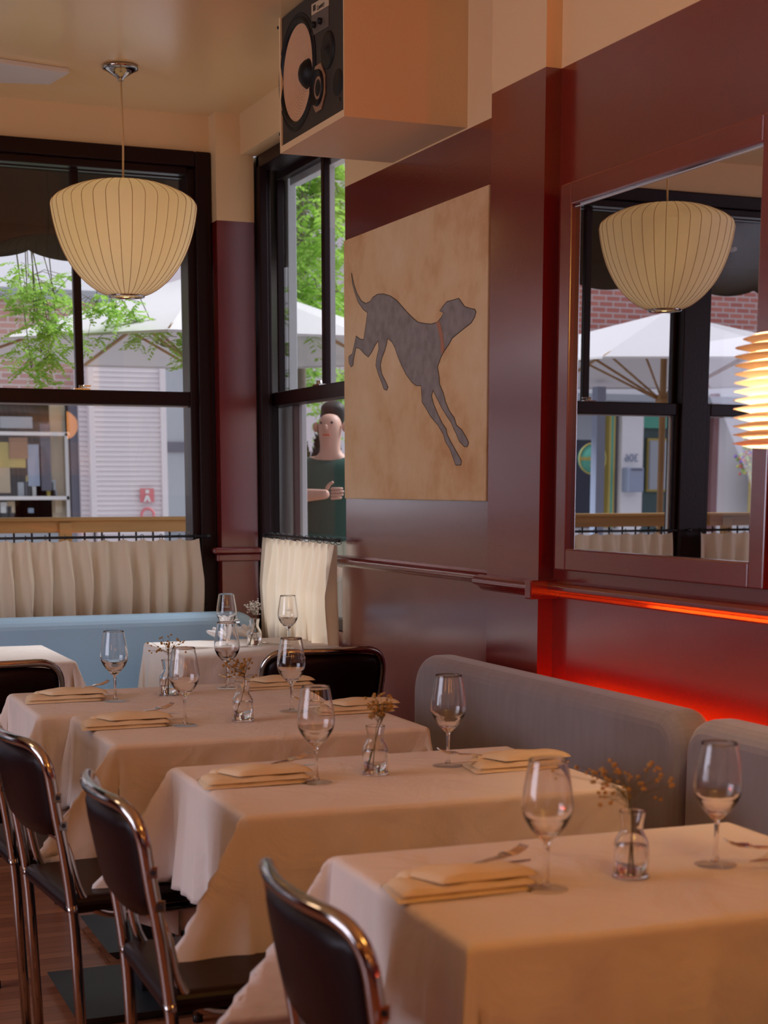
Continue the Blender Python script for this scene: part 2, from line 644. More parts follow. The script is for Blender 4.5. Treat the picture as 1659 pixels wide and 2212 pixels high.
# black frame posts between far bays and the casing
cas = MB()
cas.box(2.075, 2.145, YF - .035, YF + .12, WZ0 - .3, 2.87)
cas.box(2.04, 2.08, YF - .01, YF + .12, WZ0 - .3, 2.80)
cas.box(-2.36, 2.0749, YF - .035, YF + .12, 2.805, 2.87)
cas.box(-2.36, 2.0399, YF - .02, YF + .11, 2.77, 2.8049)
struct(cas.build('trim_1', 'frame', bevel=0.006))
pst = MB()
pst.box(-0.245, -0.085, YF - .02, YF + .12, WZ0 - .04, 2.80)
struct(pst.build('trim_2', 'frame', bevel=0.004))
pst = MB()
for a, b_ in ((0.97, 1.02), (-1.28, -1.26), (-2.36, -2.30)):
    pst.box(a, b_, YF - .02, YF + .12, WZ0 - .04, 2.80)
struct(pst.build('trim_3', 'frame', bevel=0.004))
struct(MB().box(-2.36, 2.10, YF - .06, YF + .12, WZ0 - .06, WZ0).build('trim_4', 'frame', bevel=0.006))


def sash(name, parent, u0, u1, z0, z1, d0, d1, sl, sr, rb_, rt, ax):
    """picture-frame of stiles and rails; ax 'x': window lies in an XZ plane"""
    o = MB()

    def bx(a0, a1, c0, c1):
        if ax == 'x':
            o.box(a0, a1, d0, d1, c0, c1)
        else:
            o.box(d0, d1, a0, a1, c0, c1)
    bx(u0, u0 + sl, z0, z1)
    bx(u1 - sr, u1, z0, z1)
    bx(u0 + sl, u1 - sr, z0, z0 + rb_)
    bx(u0 + sl, u1 - sr, z1 - rt, z1)
    return o.build(name, 'frame', parent, bevel=0.005)


def window(n, x0, x1):
    w_ = empty('window_%d' % n, ((x0 + x1) / 2, YF, 0))
    struct(w_)
    c = (x0 + x1) / 2
    cx = lambda v: v - c
    up = sash('upper_sash', w_, cx(x0), cx(x1), 1.765, 2.80, .045, .085, .022, .035, .055, .035, 'x')
    lo = sash('lower_sash', w_, cx(x0), cx(x1), WZ0, 1.825, .0, .04, .018, .03, .05, .062, 'x')
    MB().box(-.018, .018, .048, .082, 1.82, 2.77).build('muntin', 'frame', up, bevel=.004)
    MB().box(cx(x0) + .03, cx(x1) - .03, .062, .066, 1.81, 2.775).build('pane', 'pane', up)
    MB().box(cx(x0) + .025, cx(x1) - .025, .018, .022, .9, 1.775).build('pane', 'pane', lo)
    k = MB().box(-.035, .035, .005, .035, 1.825, 1.831)
    k.lathe([(0, 1.846), (.012, 1.846), (.014, 1.831)], (0, .02, 0), 12)
    k.box(-.004, .04, .012, .022, 1.838, 1.845)
    k.build('sash_lock', 'chrome2', lo)
    # pale stop bead around the glass, as the storm frame behind shows
    bd = MB()
    for a0, a1 in ((cx(x0) + .028, cx(x0) + .036), (cx(x1) - .036, cx(x1) - .028)):
        bd.box(a0, a1, .03, .05, .9, 1.77)
    bd.box(cx(x0) + .03, cx(x1) - .03, .03, .05, 1.757, 1.765)
    bd.build('glazing_bead', 'alu', w_)
    return w_


for i, (a, b_) in enumerate(BAYS):
    window(i + 1, a, b_)

# side window in the right wall, partly behind the painting's wall
SX = 2.42
w5 = struct(empty('window_5', (SX, 6.4, 0)))
yy = lambda v: v - 6.4
Y0, Y1 = 6.17, 7.20
up = sash('upper_sash', w5, yy(Y0), yy(7.34), 1.765, 2.86, .035, .075, .07, .15, .055, .09, 'y')
lo = sash('lower_sash', w5, yy(Y0), yy(Y1), 0.80, 1.825, -.015, .03, .03, .03, .05, .06, 'y')
MB().box(.04, .07, yy(6.59), yy(6.625), 1.82, 2.80).build('muntin', 'frame', up, bevel=.004)
MB().box(.08, .11, yy(6.64), yy(6.695), 1.80, 2.80).build('storm_frame_stile', 'alu', up)
sf = MB()
sf.box(.08, .12, yy(7.16), yy(7.40), .82, 2.80)
sf.box(.040, .056, yy(7.29), yy(7.34), .84, 1.76)
sf.box(.095, .12, yy(7.04), yy(7.075), .84, 1.78)
sf.box(.075, .12, yy(6.2), yy(7.12), 2.74, 2.80)
sf.box(.08, .11, yy(6.2), yy(7.12), 1.77, 1.80)
sf.build('storm_frame', 'alu', w5, bevel=.003)
MB().box(.092, .11, yy(7.08), yy(7.158), .84, 1.78).build('storm_track', 'maroon', w5)
MB().box(.053, .057, yy(Y0) + .05, yy(Y1) - .05, 1.81, 2.80).build('pane', 'pane', up)
MB().box(.006, .010, yy(Y0) + .02, yy(Y1) - .02, .84, 1.78).build('pane', 'pane', lo)
lk = MB().box(-.012, .02, yy(6.52), yy(6.60), 1.825, 1.831).lathe([(0, 1.846), (.012, 1.846), (.014, 1.831)], (.005, yy(6.56), 0), 12)
lk.build('sash_lock', 'chrome2', lo)
# casing: jamb and head
jm = MB()
jm.box(2.335, 2.405, 7.12, 7.30, 0.6, 2.855)
jm.box(2.335, 2.375, 7.075, 7.125, 0.6, 2.855)
struct(jm.build('trim_5', 'frame', bevel=.006))
hd = MB().box(2.335, 2.47, 6.16, 7.12, 2.80, 2.855)
struct(hd.build('trim_6', 'frame', bevel=.006))
struct(MB().box(2.395, 2.48, 6.16, 7.2, 0, .80).build('wall_right', 'burg'))


# chair rails
def railprof(o, x, y0, y1, z=1.105, s=1.0):
    prof = [(0, .018), (-.012, .020), (-.030, .016), (-.040, .006), (-.040, -.004), (-.032, -.012), (-.020, -.014), (-.012, -.024), (0, -.030)]
    k = len(prof)
    vs = [(x + p * s, y0, z + q * s) for p, q in prof] + [(x + p * s, y1, z + q * s) for p, q in prof]
    fs = [(i, i + 1, i + 1 + k, i + k) for i in range(k - 1)] + [tuple(range(k)), tuple(reversed(range(k, 2 * k)))]
    return o.add(vs, fs)


struct(railprof(MB(), 2.30, YB, 4.19).build('trim_7', 'burg', bevel=.002))
r8 = railprof(MB(), 2.25, 4.226, 4.60)
r8.box(2.205, 2.30, 4.188, 4.228, 1.072, 1.128)
struct(r8.build('trim_8', 'burg', bevel=.004))
struct(railprof(MB(), 2.39, 4.60, 6.24, 1.10, 1.05).build('trim_9', 'burg', bevel=.002))
struct(MB().box(2.10, 2.33, 7.075, 7.125, 1.095, 1.125).build('trim_10', 'burg', bevel=.012, seg=3))
struct(MB().box(2.12, 2.33, 7.09, 7.125, 1.06, 1.095).build('trim_11', 'burg', bevel=.008, seg=3))
struct(MB().box(2.285, 2.30, YB, 4.226, 0, .14).build('baseboard_right', 'burg', bevel=.003))


# ================================================================== MIRROR
MY0, MY1, MZ0, MZ1 = 3.205, 4.10, 1.222, 2.178
mir = empty('wall_mirror', (2.30, (MY0 + MY1) / 2, MZ0 - .05), label='large rectangular wall mirror in a flat burgundy frame beside the pilaster', cat='mirror')


def rel(o):
    """shift vertices of children built in world space"""
    return o


def wparent(o, p):
    bpy.context.view_layer.update()
    o.parent = p
    o.matrix_parent_inverse = Matrix.Translation(-p.location) if not p.rotation_euler.z else p.matrix_world.inverted()
    return o


wparent(MB().box(MIRX, 2.298, MY0 - .01, MY1 + .01, MZ0 - .01, MZ1 + .01).build('mirror_glass', 'mirror'), mir)
fr_ = MB()
for dx, wd in ((.032, .062),):
    fr_.box(2.30 - dx, 2.30, MY0 - wd, MY0, MZ0 - wd, MZ1 + wd)
    fr_.box(2.30 - dx, 2.30, MY1, MY1 + wd, MZ0 - wd, MZ1 + wd)
    fr_.box(2.30 - dx, 2.30, MY0, MY1, MZ0 - wd, MZ0)
    fr_.box(2.30 - dx, 2.30, MY0, MY1, MZ1, MZ1 + wd)
wparent(fr_.build('mirror_frame', 'burg', bevel=.004), mir)
wparent(MB().box(MIRX - .003, MIRX, MY0, MY1, MZ1 - .006, MZ1 - .003).build('clip_strip', 'alu'), mir)

# ================================================================== PAINTING
PX = 2.35
pt = empty('painting', (2.39, 5.42, 1.355), label='large unframed ochre canvas of a leaping grey dog with red collar', cat='painting')
cv = MB().hexa([(PX, 4.79, 1.352), (2.388, 4.79, 1.352), (2.388, 6.075, 1.352), (PX, 6.075, 1.352),
                (PX, 4.79, 2.352), (2.388, 4.79, 2.352), (2.388, 6.075, 2.352), (PX, 6.075, 2.352)])
wparent(cv.build('canvas', 'canvas', bevel=.004), pt)
DOG = [(78,600),(95,680),(115,740),(145,790),(175,808),(205,795),(225,765),(255,745),(295,742),(340,755),(385,785),(420,825),(455,865),(490,900),(530,935),(580,945),(625,948),(665,935),(690,905),(708,870),(680,858),(700,830),(730,795),(770,785),(810,773),(830,800),(850,828),(885,840),(920,848),(928,865),(918,900),(895,940),(850,975),(800,1015),(765,1045),(740,1090),(712,1130),(690,1170),(665,1240),(675,1300),(680,1360),(705,1420),(720,1480),(745,1540),(780,1590),(795,1640),(830,1670),(860,1720),(878,1760),(868,1785),(850,1785),(815,1750),(795,1700),(775,1660),(760,1620),(725,1570),(690,1510),(655,1440),(635,1400),(625,1440),(640,1500),(670,1570),(700,1630),(725,1665),(730,1700),(760,1760),(800,1830),(828,1880),(825,1910),(790,1910),(775,1870),(750,1800),(720,1750),(705,1700),(670,1640),(620,1580),(585,1520),(560,1480),(558,1430),(555,1370),(520,1368),(490,1345),(450,1290),(420,1230),(395,1170),(375,1110),(355,1070),(325,1045),(318,1080),(305,1130),(285,1180),(275,1230),(285,1290),(310,1340),(328,1380),(318,1400),(300,1392),(285,1350),(262,1290),(245,1230),(250,1180),(265,1120),(262,1060),(240,1090),(215,1140),(192,1172),(165,1150),(135,1115),(108,1110),(100,1150),(92,1190),(88,1230),(75,1240),(62,1215),(60,1170),(85,1150),(98,1090),(110,1030),(135,1050),(162,1055),(170,1000),(180,930),(188,870),(160,850),(125,800),(100,730),(85,670)]
COLR = [(655,937),(678,927),(700,1010),(712,1110),(700,1155),(688,1140),(685,1060),(668,985)]


def onart(p, x):
    q = at(p[0] / 3.159 + 735, p[1] / 3.16 + 400, 0, x)
    return Vector((x, q.y, q.z))


dg = [onart(p, PX) for p in DOG]
wparent(MB().prism(dg, (-.0012, 0, 0)).build('dog_figure', 'dog'), pt)
ol = [p + Vector((-.0008, 0, 0)) for p in dg]
wparent(MB().tube(ol, .0016, 6, closed=True).build('drawn_outline', 'ink'), pt)
wparent(MB().prism([onart(p, PX - .0012) for p in COLR], (-.0010, 0, 0)).build('dog_collar', 'collar'), pt)

# ================================================================== SPEAKER
BX0, BY0, BY1, BZ = 1.952, 5.035, 5.67, 2.575
sh = MB()
sh.box(BX0, 2.392, BY0, BY0 + .007, BZ, CEIL)
sh.box(BX0, 2.392, BY1 - .014, BY1, BZ, CEIL)
sh.box(BX0, 2.392, BY0 + .007, BY1 - .014, BZ, BZ + .022)
o = sh.build('speaker_enclosure', 'cream')
tag(o, 'boxed cream wall enclosure around the loudspeaker, hung below the ceiling', 'enclosure')
sp = empty('loudspeaker', (BX0 + .02, (BY0 + BY1) / 2, BZ + .022), label='black loudspeaker with pale ribbed woofer set in the cream wall enclosure', cat='loudspeaker')
SPX = BX0 + .006
wparent(MB().box(SPX + .10, SPX + .30, BY0 + .012, BY1 - .02, BZ + .026, CEIL - .004).build('cabinet', 'spkb', bevel=.003), sp)


def sat(px, py):
    p = at(px, py, 0, SPX)
    return p.y, p.z


cy, cz = sat(642, 157)
RW = .190
by0, by1, bz0, bz1 = BY0 + .0075, BY1 - .0145, BZ + .0225, CEIL - .003
angs = sorted([2 * pi * k / 72 for k in range(72)] + [atan2(q_ - cz, p_ - cy) % (2 * pi) for p_ in (by0, by1) for q_ in (bz0, bz1)])
inn_, out_ = [], []
for a in angs:
    ca, sa = cos(a), sin(a)
    tt = min(((by1 - cy) / ca if ca > 1e-9 else (by0 - cy) / ca if ca < -1e-9 else 9), ((bz1 - cz) / sa if sa > 1e-9 else (bz0 - cz) / sa if sa < -1e-9 else 9))
    inn_.append((cy + RW * ca, cz + RW * sa))
    out_.append((cy + tt * ca, cz + tt * sa))
k_ = len(angs)
vb = [(SPX, *p) for p in inn_] + [(SPX, *p) for p in out_] + [(SPX + .012, *p) for p in inn_]
fb_ = [(i, (i + 1) % k_, (i + 1) % k_ + k_, i + k_) for i in range(k_)] + [(i, (i + 1) % k_, (i + 1) % k_ + 2 * k_, i + 2 * k_) for i in range(k_)]
wparent(MB().add(vb, fb_).build('baffle', 'spkb'), sp)
wparent(MB().lathe([(.1905, .002), (.184, .004), (.180, -.002), (.176, .004), (.168, .006), (.160, .002), (.156, -.006)], (SPX, cy, cz), 56, axis='x').build('woofer_surround', 'spkr'), sp)
prof = []
for i in range(61):
    r_ = .157 - .112 * i / 60
    prof.append((r_, -.004 - (.157 - r_) * .32 + .0015 * sin(i * 2 * pi / 5)))
wparent(MB().lathe(prof, (SPX, cy, cz), 56, axis='x').build('woofer_cone', 'cone'), sp)
wparent(MB().lathe([(.050, -.039), (.042, -.025), (.030, -.014), (.015, -.008), (0, -.006)], (SPX, cy, cz), 32, axis='x').build('dust_cap', 'spkr'), sp)
cy, cz = sat(690, 190)
oc = []
for k in range(8):
    a = pi / 8 + k * pi / 4
    oc.append((SPX, cy + .068 * cos(a), cz + .080 * sin(a)))
pl = wparent(MB().prism(oc, (-.006, 0, 0)).build('midrange_plate', 'copper', bevel=.002), sp)
wparent(MB().lathe([(.058, .004), (.056, .012), (.048, .004), (.03, .001), (.014, .006), (0, .008)], (SPX - .004, cy, cz), 40, axis='x').build('midrange_cone', 'spkr'), sp)
cy, cz = sat(709, 108)
wparent(MB().lathe([(.060, 0), (.058, .005), (.035, .004), (.02, .001), (.012, .008), (0, .012)], (SPX, cy, cz), 40, axis='x').build('tweeter', 'spkr'), sp)
cy, cz = sat(730, 178)
wparent(MB().lathe([(.042, 0.001), (.040, .003), (0, .0015)], (SPX, cy, cz), 32, axis='x').build('port', 'spkr'), sp)


def splate(nm, pts, m_, dx=.002):
    q = [Vector((SPX, *sat(*p))) for p in pts]
    return wparent(MB().prism(q, (-dx, 0, 0)).build(nm, m_), sp)


splate('name_plate', [(674, 10), (711, -12), (711, 12), (674, 34)], 'label')
splate('control_plate', [(674, 35), (711, 13), (711, 57), (674, 79)], 'greylab')
splate('logo_square', [(678, 12.5), (683, 9.5), (683, 22), (678, 25)], 'spkb', .0032)
tm = Matrix.Translation(Vector((SPX - .0026, *sat(694, 13)))) @ Matrix(((0, 0, -1, 0), (-1, 0, 0, 0), (0, 1, 0, 0), (0, 0, 0, 1)))
wparent(text('lettering', 'Century', .021, 'spkb', None, tm), sp)
for (a, b_) in ((682, 54), (695, 46)):
    cy, cz = sat(a, b_)
    wparent(MB().lathe([(.011, 0), (.010, .014), (0, .015)], (SPX, cy, cz), 20, axis='x').build('control_knob', 'spkr'), sp)
for (a, b_) in ((601, 60), (605, 290), (735, 214)):
    cy, cz = sat(a, b_)
    wparent(MB().lathe([(.006, 0), (.005, .003), (0, .003)], (SPX, cy, cz), 12, axis='x').build('grille_peg', 'spkr'), sp)


# ================================================================== PENDANTS
def pendant(loc, label):
    zb = 2.155
    p = empty('pendant_lamp', (loc[0], loc[1], zb), label=label, cat='pendant lamp', group='ribbed bowl pendants over the window tables')
    prof = [(.07, .0), (.112, .016), (.165, .055), (.212, .11), (.247, .175), (.270, .24), (.283, .30), (.289, .345), (.284, .362), (.262, .382), (.215, .406), (.16, .425), (.10, .436), (.04, .440)]
    # smooth profile
    P = [Vector((a, 0, b_)) for a, b_ in prof]
    pr = [(v_.x, v_.z) for v_ in fillet(P, .03, 3)]
    sh_ = MB().lathe(pr, (0, 0, 0), 72).build('lamp_shade', 'shade', p, fixn=False)
    rb_ = MB()
    for k in range(36):
        a = 2 * pi * k / 36 + .05
        rb_.tube([(r_ * 1.002 * cos(a), r_ * 1.002 * sin(a), z_) for r_, z_ in pr], .0011, 4, cap=False)
    rb_.build('ribs', 'rib', p)
    MB().lathe([(.068, .004), (.074, .004), (.074, -.006), (.068, -.006)], (0, 0, 0), 40, closed=True).build('bottom_ring', 'chrome', p)
    MB().lathe([(.04, .437), (.04, .446), (.010, .448)], (0, 0, 0), 24).build('top_cap', 'chrome', p)
    top = CEIL - zb
    MB().tube([(0, 0, .44), (.004, 0, .6), (0, 0, top - .04)], .0042, 8).build('cord', 'cord' if 'cord' in M else 'cone', p)
    cn = MB().lathe([(.0, -.055), (.012, -.055), (.014, -.045), (.066, -.012), (.070, -.012), (.070, 0), (0, 0)], (0, 0, top - .002), 40)
    cn.build('ceiling_canopy', 'chrome', p)
    b1 = MB().ball((0, 0, .27), .045, 14).build('bulb', 'bulb', p)
    MB().tube([(0, 0, .31), (0, 0, .44)], .018, 12).build('socket', 'white', p)
    return p


M['cord'] = pbr('pale_gold_cord', (0.66, 0.45, 0.22), 0.5)
pendant((1.584, 6.514), 'ribbed ivory bowl pendant hanging in front of the left window')
pendant((2 * MIRX - 3.86, 6.13), 'ribbed ivory bowl pendant seen in the wall mirror')

# ceiling fixture, flush
pa = [at(x, y, 2, CEIL) for x, y in ((-60, 116), (150, 147), (108, 172), (-60, 166))]
o = MB().prism([(p.x, p.y, CEIL) for p in pa], (0, 0, -.02)).build('ceiling_panel', 'white', bevel=.004)
tag(o, 'flat white rectangular panel fixed to the cream ceiling at the upper left', 'ceiling panel')

# pleated lamps on the right wall; the first shows at the picture's edge
def pleated(y, label=None, bm='bulb3'):
    z0, z1 = 1.480, 1.710
    cxl = 2.095
    p = empty('pleated_wall_lamp', (cxl, y, z0), label=label, cat='wall lamp', group='pleated lamps along the right wall')
    n = 13
    prof = []
    h = z1 - z0
    for i in range(n):
        zc = h * (i + .5) / n
        ro = .140 if i < n - 1 else .125
        prof += [(.100, zc - h / n / 2), (ro, zc)]
    prof.append((.100, h))
    MB().lathe(prof, (0, 0, 0), 48, smooth=False).build('pleated_shade', 'paper', p, fixn=False)
    MB().ball((0, 0, h * .5), .04, 14).build('bulb', bm, p)
    a = MB().tube([(0, 0, h * .75), (0, 0, h + .02), (2.30 - cxl, 0, h + .02)], .006, 10)
    a.box(2.285 - cxl, 2.299 - cxl, -.035, .035, h - .03, h + .07)
    a.build('wall_bracket', 'black', p)
    return p


pleated(2.79, 'glowing pleated paper lamp at the right edge beside the mirror', 'bulb2')
pleated(0.9, 'pleated paper lamp further along the wall past the mirror')
pleated(-1.0, 'pleated paper lamp last along the wall past the mirror')

# ================================================================== BANQUETTES
def rounded_back(y0, y1, x0, x1, z0, z1, rl, rr, rt):
    """upholstered back along Y: rounded upper corners in the YZ outline"""
    pts = []
    for k in range(9):
        a = pi - k * pi / 16
        pts.append((y0 + rl + rl * cos(a), z1 - rl + rl * sin(a)))
    for k in range(9):
        a = pi / 2 - k * pi / 16
        pts.append((y1 - rr + rr * cos(a), z1 - rr + rr * sin(a)))
    pts += [(y1, z0), (y0, z0)]
    return MB().prism([(x0, p[0], p[1]) for p in pts], (x1 - x0, 0, 0))


def banq_right(y0, y1, rl, rr, label):
    p = empty('banquette', (2.0, (y0 + y1) / 2, 0), label=label, cat='banquette', group='grey banquette units along the right wall')
    bk = rounded_back(y0 + .004, y1 - .004, 2.085, 2.215, .44, .865, rr, rl, 0)
    wparent(bk.build('backrest', 'grey', bevel=.045, seg=5), p)
    wparent(MB().box(1.70, 2.14, y0 + .004, y1 - .004, .30, .440).build('seat', 'grey', bevel=.03, seg=4), p)
    wparent(MB().box(1.74, 2.20, y0 + .01, y1 - .01, 0.0, .30).build('plinth', 'frame'), p)
    return p


banq_right(3.205, 4.80, .13, .09, 'grey velour banquette unit at the far end beside the pilaster')
banq_right(1.55, 3.195, .09, .09, 'grey velour banquette unit under the glowing pleated lamp')
o = MB().box(2.245, 2.262, -.1, 4.18, .74, .752).build('light_strip', 'led')
tag(o, 'red glowing light strip hidden behind the grey banquette backs', 'light strip')

bb = empty('banquette', (0.3, 6.9, 0), label='light blue leather banquette under the left window', cat='banquette')
pts = []
bx0, bx1, bz = -2.2, 2.27, .842
for k in range(9):
    a = pi / 2 - k * pi / 16
    pts.append((bx1 - .12 + .12 * cos(a), bz - .12 + .12 * sin(a)))
pts = [(bx0, bz)] + pts + [(bx1, .42), (bx0, .42)]
wparent(MB().prism([(p[0], 6.90, p[1]) for p in pts], (0, .14, 0)).build('backrest', 'blue', bevel=.05, seg=5), bb)
wparent(MB().box(bx0, 2.25, 6.55, 6.92, .30, .45).build('seat', 'blue', bevel=.03, seg=4), bb)
wparent(MB().box(bx0, 2.22, 6.6, 7.05, 0, .30).build('plinth', 'frame'), bb)


# ================================================================== CURTAINS
def curtain(axis, a0, a1, fixed, zt, zb, nf, seed, label, sgn=1, grp=None):
    rnd = random.Random(seed)
    ph = [rnd.uniform(-.25, .25) for _ in range(nf + 2)]
    am = [rnd.uniform(.75, 1.25) for _ in range(nf + 2)]
    p = empty('cafe_curtain', ((a0 + a1) / 2 if axis == 'x' else fixed, fixed if axis == 'x' else (a0 + a1) / 2, zb), label=label, cat='curtain', group=grp)

    def fn(u, v_):
        s_ = u * nf
        i = int(min(s_, nf - 1e-6))
        t_ = s_ - i
        amp = (am[i] * (1 - t_) + am[i + 1] * t_)
        # pinched at the top, fuller below
        d = .5 + .5 * cos(2 * pi * (s_ + ph[i] * (1 - t_) * v_ + ph[i + 1] * t_ * v_))
        pinch = d ** 4
        soft = d ** 1.3
        k = min(1, v_ * 2.2)
        off = (pinch * (1 - k) * .022 + soft * k * .050 * amp)
        off += .008 * sin(v_ * 5 + s_ * 1.7) * v_ + .004 * sin(s_ * 9.3 + v_ * 3)
        lat = .010 * sin(2 * pi * s_ * 1.0 + v_ * 2.1) * k + .006 * sin(v_ * 4 + i * 2.3) * v_
        a = a0 + (a1 - a0) * u + lat
        z = zt + (.006 * pinch) - (zt - zb) * v_
        z -= .004 * (1 - d) * (1 - v_)
        return (a, fixed - sgn * off, z) if axis == 'x' else (fixed - sgn * off, a, z)
    wparent(MB().grid(fn, nf * 16, 26).build('drape', 'curt', fixn=False), p)
    zr = zt + .012
    for i in range(nf + 1):
        a = a0 + (a1 - a0) * min(max((i) / nf, .01), .99)
        c_ = (a, fixed + sgn * .0, zr + .002) if axis == 'x' else (fixed, a, zr + .002)
        pts_ = []
        tl = rnd.uniform(-.4, .4)
        for k in range(14):
            t_ = 2 * pi * k / 14
            q = Vector((sin(tl) * .013 * cos(t_), .013 * cos(t_), .013 * sin(t_)))
            if axis == 'y':
                q = Vector((q.y, q.x, q.z))
            pts_.append(Vector(c_) + q)
        wparent(MB().tube(pts_, .0016, 5, closed=True).build('curtain_ring', 'black'), p)
    rd = MB()
    if axis == 'x':
        rd.tube([(a0 - .04, fixed, zr + .004), (a1 + .045, fixed, zr + .004)], .006, 10)
        rd.ball((a1 + .05, fixed, zr + .004), .011, 10)
        for ax_ in (a0 - .02, a1 + .03):
            rd.tube([(ax_, fixed, zr + .004), (ax_, fixed + sgn * .07, zr + .004)], .005, 8)
    else:
        rd.tube([(fixed, a0 - .0, zr + .004), (fixed, a1 + .05, zr + .004)], .006, 10)
        rd.tube([(fixed, a1 - .0, zr + .004), (fixed, a1 + .06, zr + .004)], .010, 10)
        rd.tube([(fixed, a1 + .03, zr + .004), (fixed + .08, a1 + .03, zr + .004)], .005, 8)
    o_ = rd.build('curtain_rod', 'black')
    return p, o_


G = 'cream cafe curtains on black rods'
p, rdd = curtain('x', 1.00, 2.045, 7.145, 1.160, .76, 12, 3, 'cream pleated cafe curtain hanging in the window behind the blue banquette', grp=G)
tag(rdd, 'thin black curtain rod across the window above the blue banquette', 'curtain rod')
p, rdd = curtain('x', 0.0, 0.98, 7.145, 1.160, .76, 11, 5, 'cream cafe curtain at the left of the mirror reflection', grp=G)
tag(rdd, 'thin black curtain rod reflected at the left of the mirror', 'curtain rod')
p, rdd = curtain('x', -1.22, -0.17, 7.145, 1.160, .76, 11, 8, 'cream cafe curtain at the right of the mirror reflection', grp=G)
tag(rdd, 'thin black curtain rod reflected at the right of the mirror', 'curtain rod')
p, rdd = curtain('y', 6.12, 7.06, 2.345, 1.165, .70, 12, 11, 'cream pleated cafe curtain in the side window beside the painting wall', grp=G)
tag(rdd, 'black curtain rod with rings across the side window', 'curtain rod')


# ================================================================== TABLES
def table(cx_, cy_, sx, sy, rz, label, base=True, grp='square dining tables under white cloths'):
    t_ = empty('dining_table', (cx_, cy_, 0), rz, label=label, cat='table', group=grp)
    MB().box(-sx / 2 + .012, sx / 2 - .012, -sy / 2 + .012, sy / 2 - .012, .722, .752).build('tabletop', 'frame', t_, bevel=.006)
    for a in ((-.275, .275) if .75 < sx < .87 else (0,)):
        MB().box(a - .05, a + .05, -.05, .05, .026, .722).build('column', 'black', t_, bevel=.004)
        MB().hexa([(a - .235, -.205, .0), (a + .235, -.205, .0), (a + .235, .205, .0), (a - .235, .205, .0),
                   (a - .262, -.225, .028), (a + .262, -.225, .028), (a + .262, .225, .028), (a - .262, .225, .028)]).build('base_plate', 'plate', t_)
    MB().box(-sx / 2 + .08, sx / 2 - .08, -.03, .03, .69, .722).build('top_bearer', 'black', t_)
    return t_


